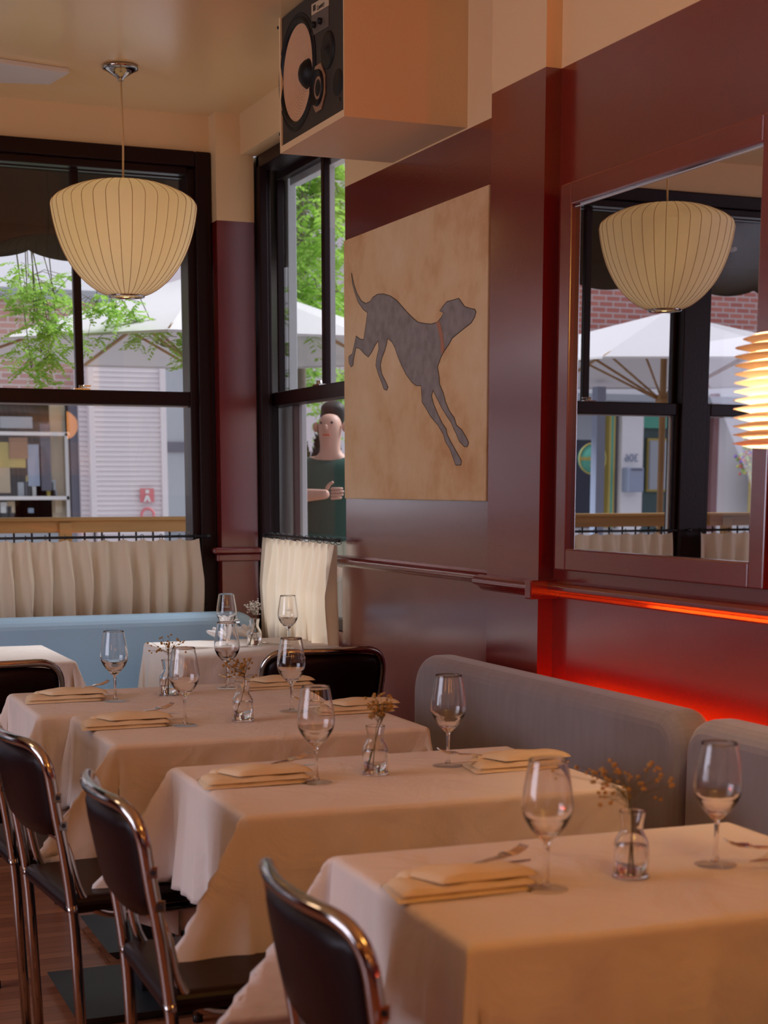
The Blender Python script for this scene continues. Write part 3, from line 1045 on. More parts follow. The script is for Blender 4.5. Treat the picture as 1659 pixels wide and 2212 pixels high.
def cloth(cx_, cy_, sx, sy, rz, Ltot, label, seed=0, pleat=None, W=None, wave=1.0, shift=(0, 0), seat_x=None, seat_z=.447):
    """square cloth on a table: rounded edges, hanging drops and corner flaps"""
    rnd = random.Random(seed)
    W = W or Ltot
    hx, hy = sx / 2, sy / 2
    Rr = .014
    zt = .7555
    phs = [rnd.uniform(0, 6) for _ in range(8)]

    def drop(d):
        q = Rr * pi / 2
        if d < q:
            return Rr * sin(d / Rr), Rr * (1 - cos(d / Rr))
        e_ = d - q
        return Rr + e_ * .05, Rr + e_ * .998

    def fn(u, v_):
        x = (u - .5) * Ltot + shift[0]
        y = (v_ - .5) * W + shift[1]
        ix, iy = max(-hx, min(hx, x)), max(-hy, min(hy, y))
        ox, oy = x - ix, y - iy
        r_ = sqrt(ox * ox + oy * oy)
        if r_ < 1e-9:
            z = zt + .0012 * sin(x * 17 + phs[0]) * sin(y * 13 + phs[1])
            return (x, y, z)
        h, zz = drop(r_)
        nx, ny = ox / r_, oy / r_
        X, Y = ix + nx * h, iy + ny * h
        k = min(1, max(0, (r_ - .03) / .25))
        if abs(ox) > 1e-9 and abs(oy) > 1e-9:
            phi = atan2(abs(oy), abs(ox)) / (pi / 2)
            sg = (1 if ox > 0 else -1, 1 if oy > 0 else -1)
            ci = [(1, 1), (1, -1), (-1, 1), (-1, -1)].index(sg)
            LX = Ltot / 2 + sg[0] * shift[0] - hx
            LY = W / 2 + sg[1] * shift[1] - hy
            pa = phi * pi / 2
            rmax = min(LX / max(cos(pa), 1e-6), LY / max(sin(pa), 1e-6))
            fr_c = r_ / rmax
            S0, pf, ddx, ddy = pleat[ci]
            tri = phi / pf if phi < pf else (1 - phi) / (1 - pf)
            zf = LX * .97 if pf < .5 else LY * .97
            zh = LX + (zf - LX) * phi / pf if phi < pf else zf + (LY - zf) * (phi - pf) / (1 - pf)
            zh += .03 * sin(pi * phi)
            s_ = S0 * tri * fr_c
            zz2 = zh * fr_c
            kk = min(1, max(0, (r_ - .015) / .03))
            zz = zz * (1 - kk) + zz2 * kk if zz2 > zz * .2 else zz
            X += sg[0] * ddx * s_
            Y += sg[1] * ddy * s_
            X += .006 * k * sin(phi * 9 + phs[2])
            Y += .006 * k * sin(phi * 11 + phs[3])
        else:
            t_ = y if abs(ox) > 0 else x
            am = .011 * wave * k
            off = am * (sin(t_ * 21 + phs[4]) + .6 * sin(t_ * 47 + phs[5] + k * .7) + .40 * sin(t_ * 83 + phs[6]) + .22 * sin(t_ * 131 + phs[7] + k))
            X += nx * off
            Y += ny * off
        Z = zt - zz
        wx = cx_ + X
        if seat_x is not None and wx > seat_x - .03 and Z < seat_z:     # rests on the bench seat
            Z = seat_z + .0008 * sin(X * 60)
        return (X, Y, Z)
    m_ = MB()
    # grid lines placed so that they pass through the table's edges
    def lines(h, tot, s0):
        lo_, hi_ = -tot / 2 + s0, tot / 2 + s0
        out = []
        for a, b_, n in ((lo_, -h, 26), (-h, h, 46), (h, hi_, 26)):
            for i in range(n):
                t_ = i / n
                if a == lo_:
                    t_ = 1 - (1 - t_) ** 1.25
                if b_ == hi_:
                    t_ = t_ ** 1.25
                out.append(a + (b_ - a) * t_)
        out.append(hi_)
        return [(q - s0) / tot + .5 for q in out]
    us, vs_ = lines(hx, Ltot, shift[0]), lines(hy, W, shift[1])
    # extra lines inside the rounded edge
    def dens(l, h, tot, s0):
        ex = []
        for sgn in (-1, 1):
            for d in (.004, .008, .012, .016, .020, .024):
                ex.append((sgn * (h + d) - s0) / tot + .5)
        return sorted(set(l + ex))
    us, vs_ = dens(us, hx, Ltot, shift[0]), dens(vs_, hy, W, shift[1])
    V = [fn(a, b_) for a in us for b_ in vs_]
    nv = len(vs_)
    Fc = [(i * nv + j, (i + 1) * nv + j, (i + 1) * nv + j + 1, i * nv + j + 1) for i in range(len(us) - 1) for j in range(nv - 1)]
    m_.add(V, Fc, True)
    o_ = m_.build('tablecloth', 'cloth', fixn=False, solid=.0016)
    o_.location = (cx_, cy_, 0)
    o_.rotation_euler.z = rz
    tag(o_, label, 'tablecloth', 'white cloths on the dining tables')
    return o_


TZ = .7575
T4 = (1.375, 2.275, .80, .58, R(-1.5))
T3 = (1.375, 3.265, .84, .58, R(-1.5))
T2A = (1.335, 4.215, .84, .55, R(-1.0))
T2B = (1.275, 4.79, .88, .54, R(-1.0))
TB = (1.985, 6.24, .68, .60, 0)
TL = (.86, 6.29, .70, .62, 0)
T5 = (1.69, 1.37, .80, .58, R(-1.5))
for T, nm in ((T4, 'dining table under its cloth at the lower right corner'), (T3, 'dining table in the middle beside the joint of the grey banquettes'),
              (T2A, 'dining table behind the middle one, pushed against another'), (T2B, 'dining table pushed against the far side of the third'),
              (T5, 'dining table just showing at the bottom right corner'), (TB, 'small table in the corner by the side window'), (TL, 'small table at the left edge before the blue banquette')):
    table(*T, nm)
# corner flaps: (reach, place of the fold 0..1 between the two sides, direction x, direction y)
NO = (.05, .5, .6, .7)
cloth(*T4, 1.38, 'white cloth over the dining table at the lower right corner, flap behind its chair', 1, (NO, NO, (.20, .20, 1, .15), (.10, .3, .5, .8)), W=1.38, wave=1.5, seat_x=1.70)
cloth(*T3, 1.38, 'white cloth over the second table, a long pointed flap between the two near chairs', 2, (NO, NO, (.19, .22, 1, .1), (.16, .2, 1, .15)), W=1.40, wave=1.3, seat_x=1.70)
cloth(*T2A, 1.36, 'white cloth over the third table whose corner flap hangs behind the second chair', 3, (NO, NO, (.05, .3, 1, .1), (.20, .2, 1, .1)), W=1.10, wave=1.3, seat_x=1.70)
cloth(*T2B, 1.34, 'white cloth over the table pushed against the third, small flap raised at the seam', 4, (NO, NO, (.1, .3, 1, .1), (.12, .25, 1, .1)), W=1.04, shift=(0, .0), seat_x=1.70)
cloth(*T5, 1.38, 'sliver of white cloth at the very bottom right corner', 9, (NO, NO, NO, NO), W=1.38, wave=1.5, seat_x=1.70)
cloth(*TB, 1.30, 'white cloth over the corner table by the side window', 5, (NO, NO, (.1, .3, .7, .5), (.14, .3, .7, .5)), W=1.30, shift=(-.26, .0), seat_x=9)
cloth(*TL, 1.30, 'white cloth over the small table before the blue banquette', 6, ((.1, .3, .7, .5), (.16, .3, .7, .4), NO, NO), W=1.30)


# ================================================================== CHAIRS
def make_chair(label, loc, rz):
    c = empty('dining_chair', (*loc, 0), rz, label=label, cat='chair', group='chrome and dark vinyl dining chairs')
    W_ = .205
    r_ = .0128
    # leg / back loop: two rear legs joined over the top
    side = [(.035, 0, 0), (.020, 0, .44), (.0, 0, .60), (-.045, 0, .835)]

    def P(t, y):
        return (t[0], y, t[2])
    WT = .232
    loop = [P(side[0], -W_), P(side[1], -W_), P(side[2], -W_ - .008), P(side[3], -WT), P(side[3], WT), P(side[2], W_ + .008), P(side[1], W_), P(side[0], W_)]
    f = fillet(loop, [.2, .1, .095, .095, .1, .2], 9)
    # concave top rail
    f2 = []
    for q in f:
        if q.z > .70:
            k = max(0, (q.z - .70) / .135)
            q = q + Vector((-.035 * k * (1 - (q.y / W_) ** 2), 0, 0))
        f2.append(q)
    # refine the top rail
    g = []
    for i, q in enumerate(f2):
        if i and abs(q.y - f2[i - 1].y) > .1:
            for k in range(1, 8):
                y = f2[i - 1].y + (q.y - f2[i - 1].y) * k / 8
                g.append(Vector((f2[i - 1].x - .035 * (1 - (y / W_) ** 2) + .035 * (1 - (f2[i - 1].y / W_) ** 2), y, f2[i - 1].z)))
        g.append(q)
    top = [q for q in g if q.z > .44]
    lo1 = [q for q in g if q.z <= .441 and q.y < 0]
    lo2 = [q for q in g if q.z <= .441 and q.y > 0]
    MB().tube(top, r_, 12).build('back_frame', 'chrome', c)
    for l_ in (lo1 + top[:2], top[-2:] + lo2):
        MB().tube(l_, r_, 12).build('leg', 'chrome', c)
    # seat rail: front to back, curving up and across under the back pad
    W2 = .178
    rl = [(.44, -W2, .425), (.05, -W2, .425), (.012, -W2, .62), (.012, W2, .62), (.05, W2, .425), (.44, W2, .425)]
    rl = fillet(rl, [.12, .06, .06, .12], 8)
    rl = [q + Vector((-.03 * max(0, (q.z - .5) / .12) * (1 - (q.y / W2) ** 2), 0, 0)) for q in rl]
    MB().tube(rl, .0105, 12).build('seat_rail', 'chrome', c)
    for s_ in (-1, 1):
        fl = fillet([(.40, s_ * W2, .425), (.445, s_ * (W2 + .01), .41), (.455, s_ * (W2 + .02), 0)], .03, 6)
        MB().tube(fl, r_, 12).build('leg', 'chrome', c)

    def pad(u, v_):
        z = .615 + (.822 - .615) * v_
        y = (u - .5) * 2 * (W_ - .006 + .026 * max(0, (z - .6) / .235))
        # rounded corners of the outline
        x = -.045 * (z - .6) / .235 - .032 * (1 - (y / W_) ** 2)
        return (x, y, z)
    bp = MB()
    n1, n2 = 16, 8
    vs, fs = [], []
    for sd in (-1, 1):
        for i in range(n1 + 1):
            for j in range(n2 + 1):
                u, v_ = i / n1, j / n2
                # superellipse pull-in at corners
                a, b_ = (u - .5) * 2, (v_ - .5) * 2
                rr_ = (abs(a) ** 5 + abs(b_) ** 5) ** (1 / 5)
                mxx = max(abs(a), abs(b_), 1e-6)
                sc = mxx / max(rr_, 1e-6)
                x, y, z = pad(.5 + a * sc / 2, .5 + b_ * sc / 2)
                th = .014 * (1 - max(abs(a), abs(b_)) ** 6)
                vs.append((x + sd * (th + .002), y, z))
    o2 = (n1 + 1) * (n2 + 1)
    for sd in (0, 1):
        for i in range(n1):
            for j in range(n2):
                q = [i * (n2 + 1) + j, (i + 1) * (n2 + 1) + j, (i + 1) * (n2 + 1) + j + 1, i * (n2 + 1) + j + 1]
                fs.append(tuple(k + sd * o2 for k in (q if sd else q[::-1])))
    edge = [i * (n2 + 1) for i in range(n1 + 1)] + [n1 * (n2 + 1) + j for j in range(1, n2 + 1)] + \
           [i * (n2 + 1) + n2 for i in range(n1 - 1, -1, -1)] + [j for j in range(n2 - 1, 0, -1)]
    for i in range(len(edge)):
        a, b_ = edge[i], edge[(i + 1) % len(edge)]
        fs.append((a, b_, b_ + o2, a + o2))
    bp.add(vs, fs, True)
    bp.build('backrest', 'vinyl', c)
    for s_ in (-1, 1):
        for z in (.72, .655):
            b2 = MB()
            x = -.045 * (z - .6) / .235
            W_ = .205 + .008 + .019 * (z - .6) / .235
            b2.box(x - .004, x + .016, s_ * (W_ + .0115) - .0012, s_ * (W_ + .0115) + .0012, z - .011, z + .011)
            k2 = MB().tube([(x + .008, s_ * (W_ + .0125), z), (x + .006, s_ * (W_ + .0155), z)], .005, 10)
            br = b2.build('side_bracket', 'chrome', c, bevel=.003)
            k2.build('screw', 'black', br)
    W_ = .205
    # seat pad
    MB().box(.005, .43, -.195, .195, .436, .478).build('seat', 'vinyl', c, bevel=.02, seg=4)
    for s_ in (-1, 1):
        for x in (.035, .455):
            MB().lathe([(.0, -.001), (.0135, -.001), (.0135, .018), (.011, .02)], (x, s_ * (W_ if x < .1 else W2 + .02), 0.001), 12).build('rubber_foot', 'black', c)
    return c


make_chair('chrome and dark vinyl chair in front, at the lower right table', (.795, 2.09), R(-2))
make_chair('chrome and dark vinyl chair at the middle table, second from the front', (.71, 2.96), R(-2))
make_chair('chrome and dark vinyl chair at the left edge beside the third table', (.665, 3.72), R(4))
make_chair('chrome and dark vinyl chair cut off by the left edge, beyond the third table', (.63, 4.24), R(2))
make_chair('chrome and dark vinyl chair at the left small table before the blue banquette', (.80, 5.27), R(90))
make_chair('chrome and dark vinyl chair at the corner table by the side window', (1.945, 5.27), R(90))


# ================================================================== TABLEWARE
def bez(P, n=6):
    pts = [Vector((a, 0, b_)) for a, b_ in P]
    out = []
    k = len(pts)
    for i in range(k - 1):
        p0, p1, p2, p3 = pts[max(i - 1, 0)], pts[i], pts[i + 1], pts[min(i + 2, k - 1)]
        for t in range(n):
            s = t / n
            q = .5 * ((2 * p1) + (-p0 + p2) * s + (2 * p0 - 5 * p1 + 4 * p2 - p3) * s * s + (-p0 + 3 * p1 - 3 * p2 + p3) * s ** 3)
            out.append((max(0, q.x), q.z))
    out.append((pts[-1].x, pts[-1].z))
    return out


def make_glass(label, x, y, z=TZ, logo=0):
    g = empty('wine_glass', (x, y, z), random.uniform(0, 6), label=label, cat='wine glass', group='clear wine glasses on the dining tables')
    outer = bez([(.0415, .137), (.0405, .150), (.037, .175), (.0305, .213)], 6)
    lower = bez([(.0045, .078), (.014, .087), (.029, .103), (.0385, .121), (.0415, .137)], 6)
    th = .0009
    o_prof = lower[:-1] + outer
    inner = []
    for r_, z_ in reversed(o_prof):
        if z_ < .092:
            break
        t_ = th + max(0, (.128 - z_)) * .085
        inner.append((max(r_ - t_ * (1.0 if z_ > .12 else 1.5), 0), z_ + (0 if z_ > .13 else (.13 - z_) * .06)))
    inner.append((0.0, .0945))
    full = [(0.0, .074)] + [(.0042, .075)] + o_prof + [(.0303, .2136)] + inner
    MB().lathe(full, (0, 0, 0), 36).build('bowl', 'glass', g)
    st = bez([(.0, .0055), (.0075, .0062), (.0052, .013), (.0040, .026), (.0036, .045), (.0040, .062), (.0044, .0745), (0, .0748)], 5)
    MB().lathe(st, (0, 0, 0), 24).build('stem', 'glass', g)
    ft = [(.0, .0005), (.0355, .0005), (.0362, .0012), (.0355, .002), (.022, .0034), (.011, .0052), (.0, .0060)]
    MB().lathe(ft, (0, 0, 0), 40).build('foot', 'thin', g)
    if logo:
        a = logo
        rr_ = .0388
        tmx = Matrix.Rotation(a - g.rotation_euler.z, 4, 'Z') @ Matrix.Translation((0, -rr_, .158)) @ Matrix.Rotation(R(78), 4, 'X')
        text('etched_name', "Lou's", .014, 'etch', g, tmx, .0001)
    return g


GL = [
    ('wine glass at the left place of the nearest table', 1.206, 2.222, 0),
    ('wine glass at the right place of the nearest table', 1.556, 2.261, 0),
    ('wine glass at the left place of the second table', 1.189, 3.252, 0),
    ('wine glass on the second table against the grey banquette', 1.546, 3.335, 0),
    ('wine glass at the left place of the third table, before the small vase', 1.153, 4.19, 0),
    ('wine glass on the third table in front of the corner chair', 1.512, 4.338, .7),
    ('wine glass at the far left place, against the blue banquette', 1.092, 4.754, 0),
    ('wine glass far right on the pushed-together tables, below the etched glass', 1.50, 4.93, 0),
    ('etched wine glass on the corner table against the burgundy column', 1.905, 6.26, 2.9),
    ('etched wine glass on the corner table against the side curtain', 2.10, 6.06, -.25),
]
for a in GL:
    make_glass(a[0], a[1], a[2], logo=a[3])


def make_vase(label, x, y, flabel, kind, seed, fh=.075, spread=.03, lean=(0, 0), n=26, z=TZ):
    v_ = empty('bud_vase', (x, y, z), label=label, cat='vase', group='small glass carafe vases')
    v_.scale = (1.08, 1.08, 1.08)
    out = bez([(.0, .0), (.026, .0), (.0275, .004), (.0275, .03), (.0272, .050), (.024, .060), (.0175, .072), (.0168, .080), (.0185, .092), (.0205, .103)], 5)
    inn = [(max(r_ - .0022, 0), z_ + (.005 if z_ < .01 else 0)) for r_, z_ in reversed(out) if z_ >= .0]
    full = out + inn[:]
    full[-1] = (0, .006)
    MB().lathe(full, (0, 0, 0), 32).build('carafe', 'glass', v_)
    wp = [(0, .0062), (.0238, .0064), (.0249, .03), (.0247, .049), (0, .049)]
    MB().lathe(wp, (0, 0, 0), 32).build('water', 'water', v_)
    f = empty('flower_sprig', (x, y, z + .012), label=flabel, cat='flowers', group='sprigs of small blossom in the vases')
    rnd = random.Random(seed)
    st, bl = MB(), MB()
    tot = .103 - .012
    ns = 3
    heads = []
    for i in range(ns):
        a = rnd.uniform(0, 2 * pi)
        b0 = Vector((-.016 * cos(a), -.016 * sin(a), 0))
        m1 = Vector((.008 * cos(a), .008 * sin(a), tot))
        top_ = Vector((spread * .7 * cos(a) + lean[0], spread * .7 * sin(a) + lean[1], tot + fh * .55))
        st.tube([b0, m1, top_], [.0009, .0008, .0006], 5)
        heads.append((m1, top_))
    for i in range(n):
        m1, top_ = rnd.choice(heads)
        s_ = m1.lerp(top_, rnd.uniform(.3, 1))
        e_ = Vector((lean[0] + rnd.gauss(0, spread), lean[1] + rnd.gauss(0, spread), tot + fh * rnd.uniform(.35, 1.0)))
        mid = s_.lerp(e_, .5) + Vector((0, 0, .004))
        st.tube([s_, mid, e_], .00045, 4, cap=False)
        for q in range(3 if kind == 'bloomw' else 2):
            c_ = e_ + Vector((rnd.gauss(0, .004), rnd.gauss(0, .004), rnd.gauss(0, .004)))
            bl.ball(c_, rnd.uniform(.0026, .0044), 6, .8)
    st.build('stems', 'stem', f)
    bl.build('blossoms', kind, f)
    return v_


make_vase('clear carafe vase in the middle of the nearest table', 1.378, 2.245, 'ochre dried sprig leaning in the vase on the nearest table', 'bloomo', 21, .085, .036, (-.012, 0), 40)
make_vase('clear carafe vase in the middle of the second table', 1.348, 3.299, 'dense ochre sprig in the vase on the second table', 'bloomo', 22, .075, .018, (.012, 0), 46)
make_vase('clear carafe vase in the middle of the third table', 1.325, 4.214, 'ochre sprig in the vase on the third table', 'bloomo', 23, .075, .018, (-.008, 0), 36)
make_vase('clear carafe vase behind the left glass of the third table', 1.279, 4.83, 'sparse ochre sprig before the blue banquette', 'bloomo', 24, .08, .026, (.0, 0), 20)
make_vase('clear carafe vase on the corner table', 2.01, 6.22, 'white baby breath sprig on the corner table', 'bloomw', 25, .08, .016, (0, 0), 34)


def make_fork(label, loc, rz, tilt, grp='forks on the folded napkins'):
    f = empty('fork', loc, 0, label=label, cat='fork', group=grp)
    f.rotation_euler = (0, tilt, rz)
    m_ = MB()
    # along +x: handle at -x, tines at +x
    prof = [(-.10, .0100), (-.085, .0115), (-.04, .007), (.02, .0050), (.045, .0075), (.055, .0125), (.062, .0135)]
    vs, fs = [], []
    for x, wd in prof:
        zz = .002 + (.006 * max(0, (x - .0) / .06) ** 2) * -1 + (.004 if x > .05 else 0)
        vs += [(x, -wd, zz), (x, wd, zz), (x, wd, zz + .0034), (x, -wd, zz + .0034)]
    k = len(prof)
    for i in range(k - 1):
        for j in range(4):
            fs.append((i * 4 + j, (i + 1) * 4 + j, (i + 1) * 4 + (j + 1) % 4, i * 4 + (j + 1) % 4))
    fs += [(0, 1, 2, 3), (4 * k - 1, 4 * k - 2, 4 * k - 3, 4 * k - 4)]
    m_.add(vs, fs, False)
    m_.build('handle', 'chrome2', f, bevel=.001)
    t_ = MB()
    for q in range(4):
        y = -.0095 + q * .00633
        t_.tube([(.061, y, .002), (.075, y, .000), (.092, y, .003), (.100, y, .007)], [.0022, .0022, .0019, .0011], 6)
    t_.build('tines', 'chrome2', f)
    return f


def make_knife(label, loc, rz, grp='knives on the folded napkins'):
    f = empty('table_knife', loc, rz, label=label, cat='knife', group=grp)
    m_ = MB()
    prof = [(-.11, .007), (-.09, .009), (-.02, .006), (0, .0045)]
    vs, fs = [], []
    for x, wd in prof:
        vs += [(x, -wd, 0), (x, wd, 0), (x, wd, .005), (x, -wd, .005)]
    for i in range(3):
        for j in range(4):
            fs.append((i * 4 + j, (i + 1) * 4 + j, (i + 1) * 4 + (j + 1) % 4, i * 4 + (j + 1) % 4))
    fs += [(0, 1, 2, 3), (15, 14, 13, 12)]
    m_.add(vs, fs)
    m_.build('handle', 'chrome2', f, bevel=.0015)
    MB().prism([(0, -.0045, .0015), (.09, -.008, .0015), (.11, -.004, .0015), (.115, .004, .0015), (0, .0045, .0015)], (0, 0, .0014)).build('blade', 'chrome2', f)
    return f


def make_napkin(label, x, y, rz, mt='napkin', z=TZ, L_=.235, W_=.125):
    p = empty('folded_napkin', (x, y, z), rz, label=label, cat='napkin', group='folded napkins at the places')
    p.scale = (1, 1, 1.35)
    rnd = random.Random(int(x * 1000))

    def slab(x0, x1, y0, y1, z0, th, bulge, ph, skew=0.0):
        def fn(u, v_):
            a = x0 + (x1 - x0) * u + skew * (v_ - .5)
            b_ = y0 + (y1 - y0) * v_
            ee = min(1, min(u, 1 - u) * 14) * min(1, min(v_, 1 - v_) * 10)
            return Vector((a, b_, z0 + th * (ee ** .5) + bulge * sin(pi * u) * sin(pi * v_) + .0012 * sin(a * 60 + ph) * ee))
        m_ = MB()
        n1, n2 = 24, 14
        top_ = [fn(i / n1, j / n2) for i in range(n1 + 1) for j in range(n2 + 1)]
        bot = [Vector((q.x, q.y, z0)) for q in top_]
        fs = []
        nn = len(top_)
        for i in range(n1):
            for j in range(n2):
                q = (i * (n2 + 1) + j, (i + 1) * (n2 + 1) + j, (i + 1) * (n2 + 1) + j + 1, i * (n2 + 1) + j + 1)
                fs.append(q)
                fs.append(tuple(k + nn for k in q[::-1]))
        m_.add(top_ + bot, fs, True)
        return m_
    slab(-L_ / 2, L_ / 2, -W_ / 2, W_ / 2, .0005, .007, .001, 0, .02).build('lower_fold', mt, p)
    slab(-L_ / 2 + .004, L_ / 2 + .006, -W_ / 2 + .003, W_ / 2 - .02, .0075, .006, .002, 1, .01).build('middle_fold', mt, p)
    slab(-L_ / 2 + .055, L_ / 2 - .004, -W_ / 2 + .012, W_ / 2 - .035, .0165, .007, .006, 2, -.03).build('upper_fold', mt, p)
    slab(-L_ / 2 + .03, L_ / 2 - .03, W_ / 2 - .048, W_ / 2 - .008, .009, .010, .004, 3, .0).build('rear_fold', mt, p)
    return p


def setting(nm, x, y, rz=0.0, mirror=False, mt='napkin', lab=None):
    make_napkin('folded napkin ' + nm, x, y, rz, mt)
    if not mirror:
        make_fork('fork resting on the napkin ' + nm, (x + .055 * cos(rz), y + .055 * sin(rz) + .03, TZ + .026), rz + R(12), R(-9))
        make_knife('knife tucked beside the napkin ' + nm, (x + .06, y + .062, TZ + .014), rz + R(3))
    else:
        make_fork('fork resting on the napkin ' + nm, (x - .075, y + .03, TZ + .022), rz + R(165), R(-9))
        make_knife('knife tucked beside the napkin ' + nm, (x - .05, y - .012, TZ + .016), rz + R(177))


def pos(px, py):
    q = at(px, py, 2, TZ)
    return q.x, q.y


setting('at the left place of the nearest table', *pos(985, 1918))
setting('at the right place of the nearest table', 1.74, 2.20, mirror=True)
setting('at the left place of the second table', *pos(545, 1688))
setting('on the second table against the grey banquette', *pos(1110, 1655), mirror=True)
setting('at the left place of the third table', *pos(268, 1567))
setting('at the right place of the third table', *pos(765, 1535), mirror=True)
setting('at the far left place of the pushed-together tables', *pos(138, 1512))
setting('at the far right place of the pushed-together tables', *pos(592, 1484), mirror=True)


# crumpled napkins of the corner table
def puff(label, px, py, seed, sc=1.0):
    x, y = pos(px, py)
    p = empty('crumpled_napkin', (x, y, TZ), label=label, cat='napkin', group='white napkins on the corner table')
    rnd = random.Random(seed)
    for k in range(4):
        a = R(-60 + 45 * k)
        l_ = rnd.uniform(.05, .075) * sc
        MB().ball((0, 0, 0), 1, 12).build('petal_fold', 'napkinw', p)
        o_ = kids(p)[-1]
    for k, o_ in enumerate(kids(p)):
        a = R(150 - 32 * k)
        o_.scale = (.058 * sc, .018, .014)
        o_.rotation_euler = (0, R(-18 - 6 * k), a)
        o_.location = (.038 * cos(a), .038 * sin(a), .020 + .004 * k)
    return p


puff('white crumpled napkin at the left of the corner table', 492, 1383, 2)
puff('white crumpled napkin behind the vase of the corner table', 535, 1378, 3, .8)
x, y = pos(590, 1392)
make_fork('fork lying on the corner table beside the vase', (x, y, TZ + .002), R(120), 0, 'forks on the corner table')
x, y = pos(523, 1376)
make_fork('fork standing in the napkin behind the vase of the corner table', (x, y, TZ + .03), R(100), R(-35), 'forks on the corner table')

# ================================================================== OUTSIDE
o = MB().box(-30, 30, 7.5, 60, -.25, -.15).build('ground', 'pave')
struct(o)
struct(MB().box(2.55, 30, -10, 7.5, -.25, -.15).build('ground', 'pave'))
struct(MB().box(2.55, 5.5, 7.5, 8.95, -.15, 0.0).build('ground', 'rail'))
struct(MB().box(-7, 2.55, 7.5, 8.95, -.15, 0.0).build('ground', 'rail'))

# awning over the far windows
aw = empty('awning', (0, 7.5, 3.2), label='dark canvas awning with scalloped valance outside the far windows', cat='awning')
YA = 8.45
zv = at(30, 558, 1, YA).z
ztop = zv + .17
a_ = MB()
a_.hexa([(-6, 7.45, 3.32), (2.5, 7.45, 3.32), (2.5, YA, ztop), (-6, YA, ztop),
         (-6, 7.45, 3.34), (2.5, 7.45, 3.34), (2.5, YA, ztop + .015), (-6, YA, ztop + .015)])
wparent(a_.build('canopy', 'awn'), aw)


def val(u, v_):
    x = -6 + 8.5 * u
    sc = abs(sin(pi * x / .42 + .9)) ** .7
    return (x, YA, ztop - v_ * (.125 + .045 * sc))


wparent(MB().grid(val, 560, 3).build('valance', 'awn', solid=.004), aw)
for x in (1.75, -.55):
    wparent(MB().tube([(x, 7.45, 2.65), (x - .02, YA, ztop)], .012, 8).build('support_arm', 'alu'), aw)


# patio umbrellas
def umbrella(cx_, cy_, Rr, e_, top_, label, rot=0.0, n=8):
    u = empty('patio_umbrella', (cx_, cy_, -.15), label=label, cat='umbrella', group='white patio umbrellas with wooden poles')
    ze, zt_ = e_ + .15, top_ + .15
    m_ = MB()
    vs = [(0, 0, zt_)]
    sub = 5
    for k in range(n):
        a = rot + 2 * pi * k / n
        vs.append((Rr * cos(a), Rr * sin(a), ze))
    fs = [(0, 1 + k, 1 + (k + 1) % n) for k in range(n)]
    m_.add(vs, fs)
    m_.build('canopy', 'umb', u, solid=.004, fixn=True)
    vl = MB()
    for k in range(n):
        a, b_ = rot + 2 * pi * k / n, rot + 2 * pi * (k + 1) / n
        p0, p1 = (Rr * cos(a), Rr * sin(a)), (Rr * cos(b_), Rr * sin(b_))
        vl.add([(*p0, ze), (*p1, ze), (*p1, ze - .012), (*p0, ze - .012)], [(0, 1, 2, 3)])
    vl.build('hem', 'umb', u, solid=.003)
    MB().tube([(0, 0, 0), (0, 0, zt_ - .01)], .024, 12).build('pole', 'oak', u)
    hub = zt_ - .62
    for k in range(n):
        a = rot + 2 * pi * k / n
        d = Vector((cos(a), sin(a), 0))
        rb_ = MB().tube([d * .03 + Vector((0, 0, zt_ - .03)), d * (Rr * .985) + Vector((0, 0, ze + .0))], .011, 6).build('rib', 'oak', u)
        MB().tube([d * .04 + Vector((0, 0, hub)), d * Rr * .48 + Vector((0, 0, ze + (zt_ - ze) * .50))], .009, 6).build('strut', 'oak', rb_)
    MB().lathe([(.02, hub - .05), (.055, hub - .05), (.055, hub + .03), (.02, hub + .03)], (0, 0, 0), 14).build('runner', 'oak', u)
    MB().lathe([(.0, 0), (.26, 0), (.25, .06), (.03, .08), (.03, .3)], (0, 0, 0), 20).build('base', 'black', u)
    return u


q = at(455, 1000, 1, 9.9)
umbrella(q.x, q.y, 1.45, 2.23, 2.72, 'white patio umbrella seen through the left window and the side window', R(20))
q = atm(1428, 1000, 10.4)
umbrella(q.x, q.y, 1.75, 2.22, 2.66, 'white patio umbrella reflected in the wall mirror', R(0))
YR = 9.0
# railing of the patio
rl = empty('patio_railing', (0, YR, -.15), label='orange wooden patio railing with black balusters outside the windows', cat='railing')
zr1, zr0 = at(200, 1117, 1, YR).z, at(200, 1150, 1, YR).z
wparent(MB().box(-7, 6, YR - .03, YR + .03, zr0, zr1 - .02).build('handrail', 'rail', bevel=.004), rl)
wparent(MB().box(-7, 6, YR - .05, YR + .05, zr1 - .02, zr1).build('cap_rail', 'rail', bevel=.004), rl)
bal = MB()
x = -7.0
while x < 6:
    if -2.4 < x < 0.2 or 1.3 < x < 3.6:
        wparent(MB().tube([(x, YR, -.1), (x, YR, zr0)], .006, 6).build('baluster', 'black'), rl)
    else:
        bal.tube([(x, YR, -.1), (x, YR, zr0)], .006, 6, cap=False)
    x += .098
ob = wparent(bal.build('baluster', 'black'), rl)
ob['kind'] = 'stuff'
for x in (-5.2, -3.4, -1.6, .05, at(139, 1150, 1, YR).x, 3.6):
    wparent(MB().box(x - .035, x + .035, YR - .045, YR - .005, -.15, zr1 - .03).build('railing_post', 'rail', bevel=.003), rl)

# opposite street front
YS = 15.0


